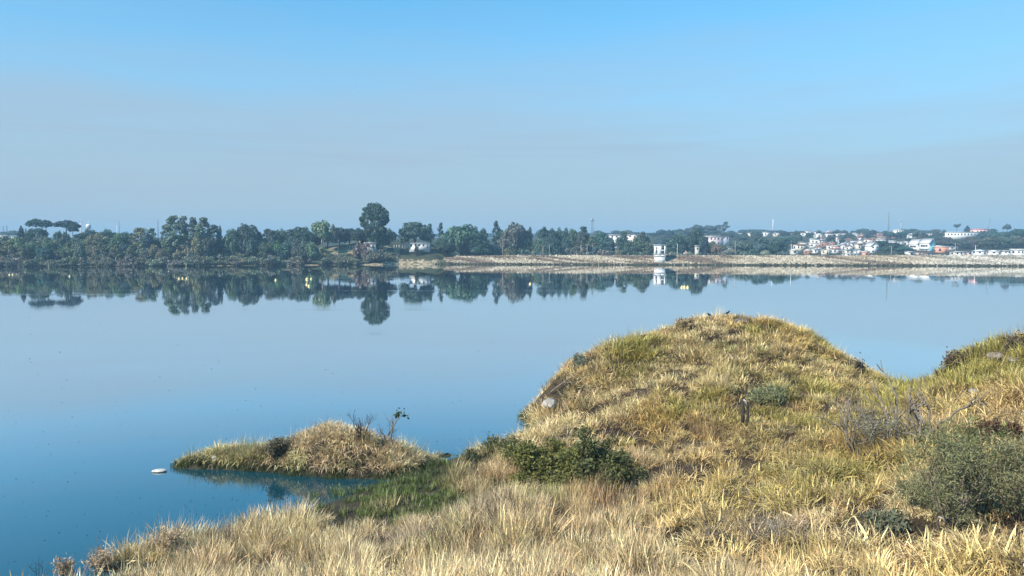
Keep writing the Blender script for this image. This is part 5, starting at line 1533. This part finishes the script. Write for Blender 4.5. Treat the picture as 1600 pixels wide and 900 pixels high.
# ------------------------------------------------------------------ shrubs and dead wood near the camera
def grow(rng, p, d, L, r, depth, segs, tips, bend=.35, fork=(2, 3), shrink=.72, up=.12, minr=.003):
    """a branch and its branches"""
    pts, rad = [np.array(p, float)], [r]
    d = np.array(d, float); d /= np.linalg.norm(d)
    for i in range(3):
        d = d + rng.normal(size=3) * bend * .4 + np.array((0, 0, up))
        d /= np.linalg.norm(d)
        pts.append(pts[-1] + d * L / 3); rad.append(max(r * (1 - .13 * (i + 1)), minr))
    segs.append((pts, rad))
    if depth == 1:
        tips.append((pts[-1], d)); tips.append((pts[1], d))
    if depth == 0:
        tips.append((pts[-1], d)); tips.append((pts[2], d))
        return
    for k in range(rng.integers(fork[0], fork[1] + 1)):
        q = pts[rng.integers(1, 4)] if k else pts[-1]
        nd = d + rng.normal(size=3) * (.75 if k else .4)
        grow(rng, q, nd, L * shrink * rng.uniform(.75, 1.15), r * .62, depth - 1, segs, tips, bend, fork, shrink, up, minr)

def segs_mesh(name, segs, mat, n=5):
    mb = MB()
    for pts, rad in segs:
        mb.tube(pts, rad, n if rad[0] > .012 else 3, cap=False)
    return mb.mesh(name, mat, True)

def leaf_mesh(name, tips, rng, per, spread, size, aspect, mat, flat=.0, droop=0):
    C, D = [], []
    for p, d in tips:
        k = per
        off = rng.normal(size=(k, 3)) * spread
        if flat: off[:, 2] *= flat
        C.append(p + off + np.array((0, 0, -droop)) * np.linalg.norm(off[:, :2], axis=1, keepdims=True))
        D.append(np.tile(d, (k, 1)) * .4 + rng.normal(size=(k, 3)) * .8 + np.array((0, 0, .5 if flat else .1)))
    C = np.concatenate(C); D = np.concatenate(D)
    V, F, rn = leaf_cards(C, D, size, rng, aspect)
    return mesh_np(name, V, F, None, (mat,), False, {'rnd': rn})

def shrub(name, px, py, label, seed, H, spread, depth=3, stems=6, leaf=None, color=(.1, .12, .08), wood=None, r0=.02, up=.12, per=10, lsp=.1, lsize=.05, aspect=2.2, flat=0, droop=0, cat='shrub', lean=(0, 0), at=None, bend=.35, fork=(2, 3)):
    rng = np.random.default_rng(seed)
    c = on_ground(px, py) if at is None else at
    e = empty(name, (c.x, c.y, c.z - .03))
    segs, tips = [], []
    for i in range(stems):
        a = 6.283 * (i + rng.random()) / stems
        d = np.array((math.cos(a) * spread + lean[0], math.sin(a) * spread + lean[1], 1.0))
        grow(rng, (.06 * math.cos(a), .06 * math.sin(a), -.05), d, H * .42 * rng.uniform(.8, 1.15), r0 * rng.uniform(.7, 1.2), depth, segs, tips, bend, fork, .7, up)
    link('stem', segs_mesh(name + '_stem', segs, wood or M_TWIG), e)
    if leaf:
        lo = link('foliage', leaf_mesh(name + '_foliage', tips, rng, per, lsp, lsize, aspect, M_SHRUB, flat, droop), e)
        lo.color = (*color, 1)
    tag(e, label, cat)
    return e

# the low dark evergreen bush beside the inlet: arching layered sprays
for i, (px, py, H, sp, col_, lab, nm) in enumerate([
    (856, 744, 1.45, 1.9, (.17, .17, .05), 'dark green spreading bush at the foot of the hill, left half with yellowish tips', 'evergreen_bush'),
    (934, 748, 1.45, 1.9, (.12, .13, .05), 'dark green spreading bush at the foot of the hill, right half with grey twigs', 'evergreen_bush')]):
    shrub(nm, px, py, lab, 200 + i, H, sp, 3, 13, True, col_, M_DEADWOOD, .03, .02, 32, .13, .042, 2.4, flat=.4, droop=.3, fork=(2, 3), cat='bush')
shrub('waterside_bush', 752, 716, 'low dark leafy plant trailing along the water left of the evergreen bush', 204, .55, 1.6, 2, 9, True, (.05, .065, .03), M_TWIG, .012, .0, 16, .1, .06, 1.8, flat=.5, cat='bush')
shrub('waterside_bush', 790, 712, 'rounded olive plant between the trailing plant and the evergreen bush', 205, .8, .9, 2, 8, True, (.13, .14, .06), M_TWIG, .012, .05, 16, .1, .06, 1.8, cat='bush')
# feathery grey-green shrubs on the right
GG = (.27, .265, .145)
shrub('feathery_shrub', 1488, 822, 'large feathery grey-green shrub on the near slope at right', 210, 2.0, .5, 3, 14, True, (.23, .235, .115), M_DEADWOOD, .026, .16, 14, .085, .014, 6)
shrub('feathery_shrub', 1450, 800, 'left part of the grey-green shrubs, beside the dead branches', 211, .95, .8, 3, 10, True, GG, M_TWIG, .016, .14, 12, .085, .014, 6)
shrub('feathery_shrub', 1590, 815, 'feathery grey-green shrub cut by the right edge', 212, 1.7, .5, 3, 12, True, GG, M_TWIG, .018, .15, 12, .085, .014, 6)
shrub('feathery_shrub', 1530, 810, 'bright green shrub between the two feathery grey-green ones', 213, 1.8, .4, 3, 9, True, (.12, .18, .055), M_TWIG, .016, .16, 12, .085, .014, 6)
shrub('feathery_shrub', 1205, 632, 'small grey-green shrub half way up the hill', 214, .8, .9, 3, 7, True, (.24, .25, .13), M_TWIG, .018, .15, 26, .1, .03, 4)
shrub('feathery_shrub', 1375, 705, 'grey twiggy shrub at the left foot of the dead branches', 215, 1.35, .7, 3, 8, True, (.24, .25, .19), M_DEADWOOD, .016, .1, 5, .09, .022, 4.0)
shrub('feathery_shrub', 905, 572, 'small grey bush on the left shoulder of the hill', 216, .5, .6, 2, 7, True, (.22, .23, .17), M_TWIG, .014, .12, 26, .1, .03, 3.5)
shrub('feathery_shrub', 1335, 580, 'dark twiggy bush on the right shoulder of the hill', 217, .5, 1.0, 2, 9, True, (.075, .075, .06), M_TWIG, .014, .1, 12, .12, .05, 2.2)
shrub('dry_bush', 1551, 705, 'dark rust-brown bush on the right slope', 218, .95, .9, 3, 9, True, (.11, .06, .035), M_DARKWOOD, .014, .05, 10, .07, .04, 2.4, cat='bush')
shrub('dry_bush', 1500, 570, 'dark heather-like scrub on the crest of the right mound', 219, .55, 1.2, 2, 12, True, (.12, .085, .06), M_TWIG, .01, .1, 14, .12, .05, 2.0, cat='bush')
shrub('dry_bush', 1590, 548, 'brown scrub along the top of the right mound at the picture edge', 220, .5, 1.4, 2, 12, True, (.13, .095, .065), M_TWIG, .01, .1, 14, .14, .05, 2.0, cat='bush')
shrub('dry_bush', 1070, 515, 'clump of dry brown weeds on the hilltop, left of its crest', 221, .5, .8, 2, 10, True, (.34, .26, .15), M_TWIG, .012, .15, 14, .1, .06, 2.4, cat='bush')
shrub('green_weed', 1388, 830, 'low leafy weed with grey leaves in the near grass', 222, .5, 1.0, 2, 9, True, (.13, .15, .1), M_TWIG, .01, .05, 10, .07, .04, 2.2, cat='plant')
# dead branching wood
shrub('dead_tree', 1420, 700, 'bleached dead tree with two thick forking branches on the right slope', 231, 2.4, 1.1, 3, 5, None, wood=M_DEADWOOD, r0=.075, up=.1, bend=.55, cat='dead tree')
shrub('dead_shrub', 1345, 712, 'leafless grey shrub with slanting branches left of the dead tree', 232, 2.3, .9, 4, 7, None, wood=M_DEADWOOD, r0=.036, up=.08, bend=.4, lean=(-.3, 0), cat='dead shrub')
def island_pt(px, py):
    p = on_ground(px, py)
    return p
shrub('dead_shrub', 562, 690, 'small leafless shrub on top of the islet', 233, 1.05, .4, 4, 5, None, wood=M_DARKWOOD, r0=.022, up=.2, cat='dead shrub')
e = shrub('sapling', 606, 694, 'thin bare sapling on the right end of the islet with a leafy tip', 234, 1.15, .45, 3, 4, None, wood=M_DEADWOOD, r0=.026, up=.2, lean=(.35, 0), cat='sapling')
rng = np.random.default_rng(5)
tipv = P(628, 641, e.location.y) - e.location
MB().tube([(0, 0, .3), (tipv.x * .5, 0, tipv.z * .6), tuple(tipv)], [.022, .018, .012], 5).build('leader', M_DEADWOOD, e)
lf = link('foliage', leaf_mesh('sapling_leaves', [(np.array(tipv), np.array((.3, 0, 1.)))] + [(np.array(tipv) * np.array((.9, 1, .93)), np.array((.3, 0, 1.)))], rng, 13, .13, .07, 2.2, M_SHRUB), e)
lf.color = (.05, .09, .04, 1)
shrub('dark_weed', 433, 722, 'dark upright weed at the middle of the islet', 235, .75, .22, 3, 6, True, (.15, .13, .08), M_TWIG, .012, .25, 8, .06, .035, 2.4, cat='plant')
shrub('bare_twigs', 556, 480 + 240, 'dark crossing twigs on the front of the islet', 236, .6, .9, 2, 4, None, wood=M_DARKWOOD, r0=.012, cat='dead shrub')
shrub('dry_weed', 268, 868, 'feathery dried weed on the bank at lower left, tallest there', 237, .8, .22, 2, 9, True, (.55, .43, .29), M_STRAWTWIG, .008, .3, 7, .05, .022, 3.6, cat='plant')
shrub('dry_weed', 160, 893, 'low dried tan weed left of the tallest one at lower left', 238, .6, .22, 2, 7, True, (.52, .4, .27), M_STRAWTWIG, .008, .3, 7, .05, .022, 3.6, cat='plant')
shrub('dry_weed', 102, 899, 'dried tan weed nearest the bottom left corner', 239, .5, .2, 2, 6, True, (.48, .36, .25), M_STRAWTWIG, .008, .3, 7, .05, .022, 3.6, cat='plant')
shrub('bare_twigs', 62, 898, 'thin bare twigs rising from the water\'s edge at bottom left', 240, .6, .2, 2, 3, None, wood=M_DARKWOOD, r0=.008, up=.3, cat='twigs')
shrub('bare_twigs', 600, 885, 'dark tangle of dead stalks in the near straw', 241, .5, .9, 3, 7, None, wood=M_DARKWOOD, r0=.009, up=.02, cat='twigs')
shrub('bare_twigs', 470, 880, 'smaller dark tangle of dead stalks left in the near straw', 242, .4, .9, 3, 6, None, wood=M_DARKWOOD, r0=.008, up=.02, cat='twigs')
shrub('bare_twigs', 775, 690, 'two thin bare wands leaning left over the water beside the evergreen bush', 243, 1.1, .15, 1, 2, None, wood=M_DARKWOOD, r0=.01, up=.05, lean=(-.7, 0), cat='twigs')

# charred looking stumps
def stump(px, py, hgt, label, seed, r=.05):
    c = on_ground(px, py)
    e = empty('burnt_stump', (c.x, c.y, c.z - .05))
    MB().tube([(0, 0, 0), (.02, 0, hgt * .55), (-.02, 0, hgt)], [r, r * .85, r * .7], 8).build('stem', M_DARKWOOD, e, True)
    MB().tube([(.1, 0, 0), (.2, .02, hgt * .4), (.17, .02, hgt * .78), (.06, .01, hgt * .97)], [r * .8, r * .7, r * .6, r * .5], 8).build('stem', M_DARKWOOD, e, True)
    MB().tube([(.0, -.01, hgt * .96), (.08, -.02, hgt * .92), (.15, -.02, hgt * .72)], [r * .55, r * .6, r * .35], 7).build('bleached_top', M_PALEBARK, e, True)
    tag(e, label, 'stump')
stump(1160, 668, 1.05, 'dark forked stump with bleached top on the hill slope', 1, .07)
stump(1464, 842, .48, 'small dark forked stump in the near grass at right', 2, .03)

# stones
def stone(px, py, size, label, seed, col_=(.55, .53, .5), sq=(1, 1, .6), at=None, name='stone', lift=0.0):
    c = on_ground(px, py) if at is None else at
    me = rock_mesh(name, np.random.default_rng(seed), mat_plain(f'stone_{seed}', col_, .9, .3, 4, bump=.4), .8, 2)
    e = link(name, me)
    e.location = (c.x, c.y, c.z + size * .12 + lift)
    e.scale = (size * sq[0] * 2, size * sq[1] * 2, size * sq[2] * 2)
    e.rotation_euler = (0, 0, seed * 1.3)
    tag(e, label, 'stone')
stone(860, 634, .5, 'pale boulder in the bank at the left edge of the hill', 301, (.32, .3, .27), (1.2, .8, .6), lift=-.02)
stone(1562, 557, .65, 'pale weathered rock on the right mound, larger of two', 302, (.24, .2, .165), (.8, .7, .35), lift=-.08)
stone(1585, 562, .5, 'smaller pale rock right of the large one on the right mound', 303, (.26, .22, .18), (.8, .7, .35), lift=-.08)
stone(1522, 618, .22, 'small grey stone in the grass below the right mound', 304, (.25, .23, .21), (1, .8, .7), lift=.1)
stone(1213, 522, .24, 'small grey stone near the hilltop', 305, (.22, .22, .2), lift=-.02)
stone(1158, 500, .5, 'dark earth lump on the crest of the hill', 306, (.12, .1, .085), (1.1, .8, .4), lift=-.12)
p = on_water(249, 737)
stone(0, 0, .22, 'white flat stone in the water off the tip of the islet', 307, (.5, .48, .45), (1.15, .7, .38), at=p)
p = on_water(345, 712)
stone(338, 716, .22, 'pale stone on the back of the islet near its tip', 308, (.4, .38, .33), (1, .8, .6))
# fallen pale branch over the bank boulder
c = on_ground(880, 612)
e = empty('fallen_branch', (c.x, c.y, c.z + .25))
MB().tube([(-.55, 0, -.3), (0, .1, .1), (.6, .2, .5), (1.3, .3, .72)], [.03, .028, .02, .01], 6).build('branch', M_DEADWOOD, e)
MB().tube([(0, .1, .1), (.45, 0, .12), (.95, .1, .4)], [.018, .014, .007], 5).build('twig', M_DEADWOOD, e)
tag(e, 'thin pale fallen branch above the bank boulder', 'branch')

# two small dark birds on the crest of the hill
M_BIRD = mat_plain('dark_plumage', (.02, .02, .022), .7, .2, 20)
for px, py, rz_, lab in ((1137, 488, .6, 'small black bird perched on the hill crest, right one'), (1108, 491, -2.4, 'small black bird perched on the hill crest, left one')):
    p = P(px, py, 35.4)
    gzv = float(ground_z(p.x, p.y))
    e = empty('bird', (p.x, p.y, max(gzv + .2, p.z - .1)), rz_, (.75, .75, .75))
    bp_ = [(-.17, 0, .04), (-.1, 0, .07), (0, 0, .1), (.09, 0, .14), (.125, 0, .185), (.16, 0, .2), (.19, 0, .2), (.225, 0, .19)]
    MB().tube(bp_, [.012, .035, .062, .055, .038, .04, .026, .004], 8).build('body', M_BIRD, e, True)
    for sg in (-1, 1):
        MB().raw([(.07, sg * .055, .14), (-.02, sg * .066, .09), (-.2, sg * .03, .045), (-.06, sg * .05, .15), (.07, sg * .045, .13), (-.02, sg * .056, .08), (-.2, sg * .02, .04), (-.06, sg * .04, .14)], [(0, 1, 2, 3), (7, 6, 5, 4)]).build('wing', M_BIRD, e)
        MB().tube([(.0, sg * .025, .06), (.01, sg * .03, -.1)], [.007, .006], 4).build('leg', M_BIRD, e)
    MB().raw([(-.15, -.02, .05), (-.15, .02, .05), (-.3, .035, .02), (-.3, -.035, .02), (-.15, -.02, .06), (-.15, .02, .06), (-.3, .035, .028), (-.3, -.035, .028)], [(0, 1, 2, 3), (7, 6, 5, 4)]).build('tail', M_BIRD, e)
    tag(e, lab, 'bird')

# floating leaves and scum on the water: one scatter
M_FLOAT = mat_plain('floating_leaf', (.03, .035, .025), .6, .4, 5)
fm = []
for i in range(3):
    r_ = np.random.default_rng(400 + i)
    k = 7
    an = np.sort(r_.uniform(0, 6.283, k))
    ring = np.c_[np.cos(an), np.sin(an) * .7, np.zeros(k)] * r_.uniform(.6, 1, (k, 1)) * .06
    V = np.concatenate([ring + (0, 0, .006), ring * .9 + (0, 0, -.004), [(0, 0, .012)]])
    T = [(j, (j + 1) % k, 2 * k) for j in range(k)]
    Q = [(j, j + k, (j + 1) % k + k, (j + 1) % k) for j in range(k)]
    fm.append(mesh_np(f'floating_leaf_{i}', V, Q, T, (M_FLOAT,)))
q = 330
fp = [on_water(rg.uniform(0, 820), 480 + 410 * rg.random() ** .75) for _ in range(q)]
fp += [on_water(rg.normal(330, 60), rg.normal(800, 14)) for _ in range(60)]
fp += [on_water(rg.normal(700, 50), rg.normal(705, 10)) for _ in range(60)]
fp = [p for p in fp if ground_z(p.x, p.y) < -.02]
fp = np.array([(p.x, p.y, .004) for p in fp])
q = len(fp)
sc_ = rg.uniform(.2, .65, q) * np.clip(fp[:, 1] / 26, .8, 2.6)
scatter('floating_leaves', fm, fp, np.c_[np.zeros(q), np.zeros(q), rg.uniform(0, 6.28, q)], sc_, rg.integers(0, 3, q), np.full((q, 3), .03), 'dark specks of leaves floating on the calm lake', 'leaves')

# ------------------------------------------------------------------ the hazy air
hz_top = 62.0
V = [(-1350, -60, -3), (1650, -60, -3), (1650, 4150, -3), (-1350, 4150, -3), (-1350, -60, hz_top), (1650, -60, hz_top), (1650, 4150, hz_top), (-1350, 4150, hz_top)]
m, t = mat_new('hazy_air')
o_ = N(t, 'ShaderNodeOutputMaterial')
pv = N(t, 'ShaderNodeVolumePrincipled')
pv.inputs['Color'].default_value = (.42, .72, 1.0, 1)
pv.inputs['Density'].default_value = HAZE
pv.inputs['Anisotropy'].default_value = 0.0
t.links.new(pv.outputs[0], o_.inputs['Volume'])
hz = link('haze', mesh_np('haze', V, [(3, 2, 1, 0), (4, 5, 6, 7), (0, 1, 5, 4), (1, 2, 6, 5), (2, 3, 7, 6), (3, 0, 4, 7)], None, (m,)))
tag(hz, 'thin pale blue haze over the lake and town', 'haze', kind='stuff')

# things that would still share a label are told apart by their order from the left
ORDS = ['first', 'second', 'third', 'fourth', 'fifth', 'sixth', 'seventh', 'eighth']
by_label = {}
for ob in COL.objects:
    if ob.parent is None and 'label' in ob and 'kind' not in ob:
        by_label.setdefault(ob['label'], []).append(ob)
for lab, obs in by_label.items():
    if 1 < len(obs) <= 8 and len(lab.replace('-', ' ').split()) <= 14:
        for k_, ob in enumerate(sorted(obs, key=lambda q_: q_.location.x / q_.location.y)):
            ob['label'] = lab + ', ' + ORDS[k_] + ' from left'
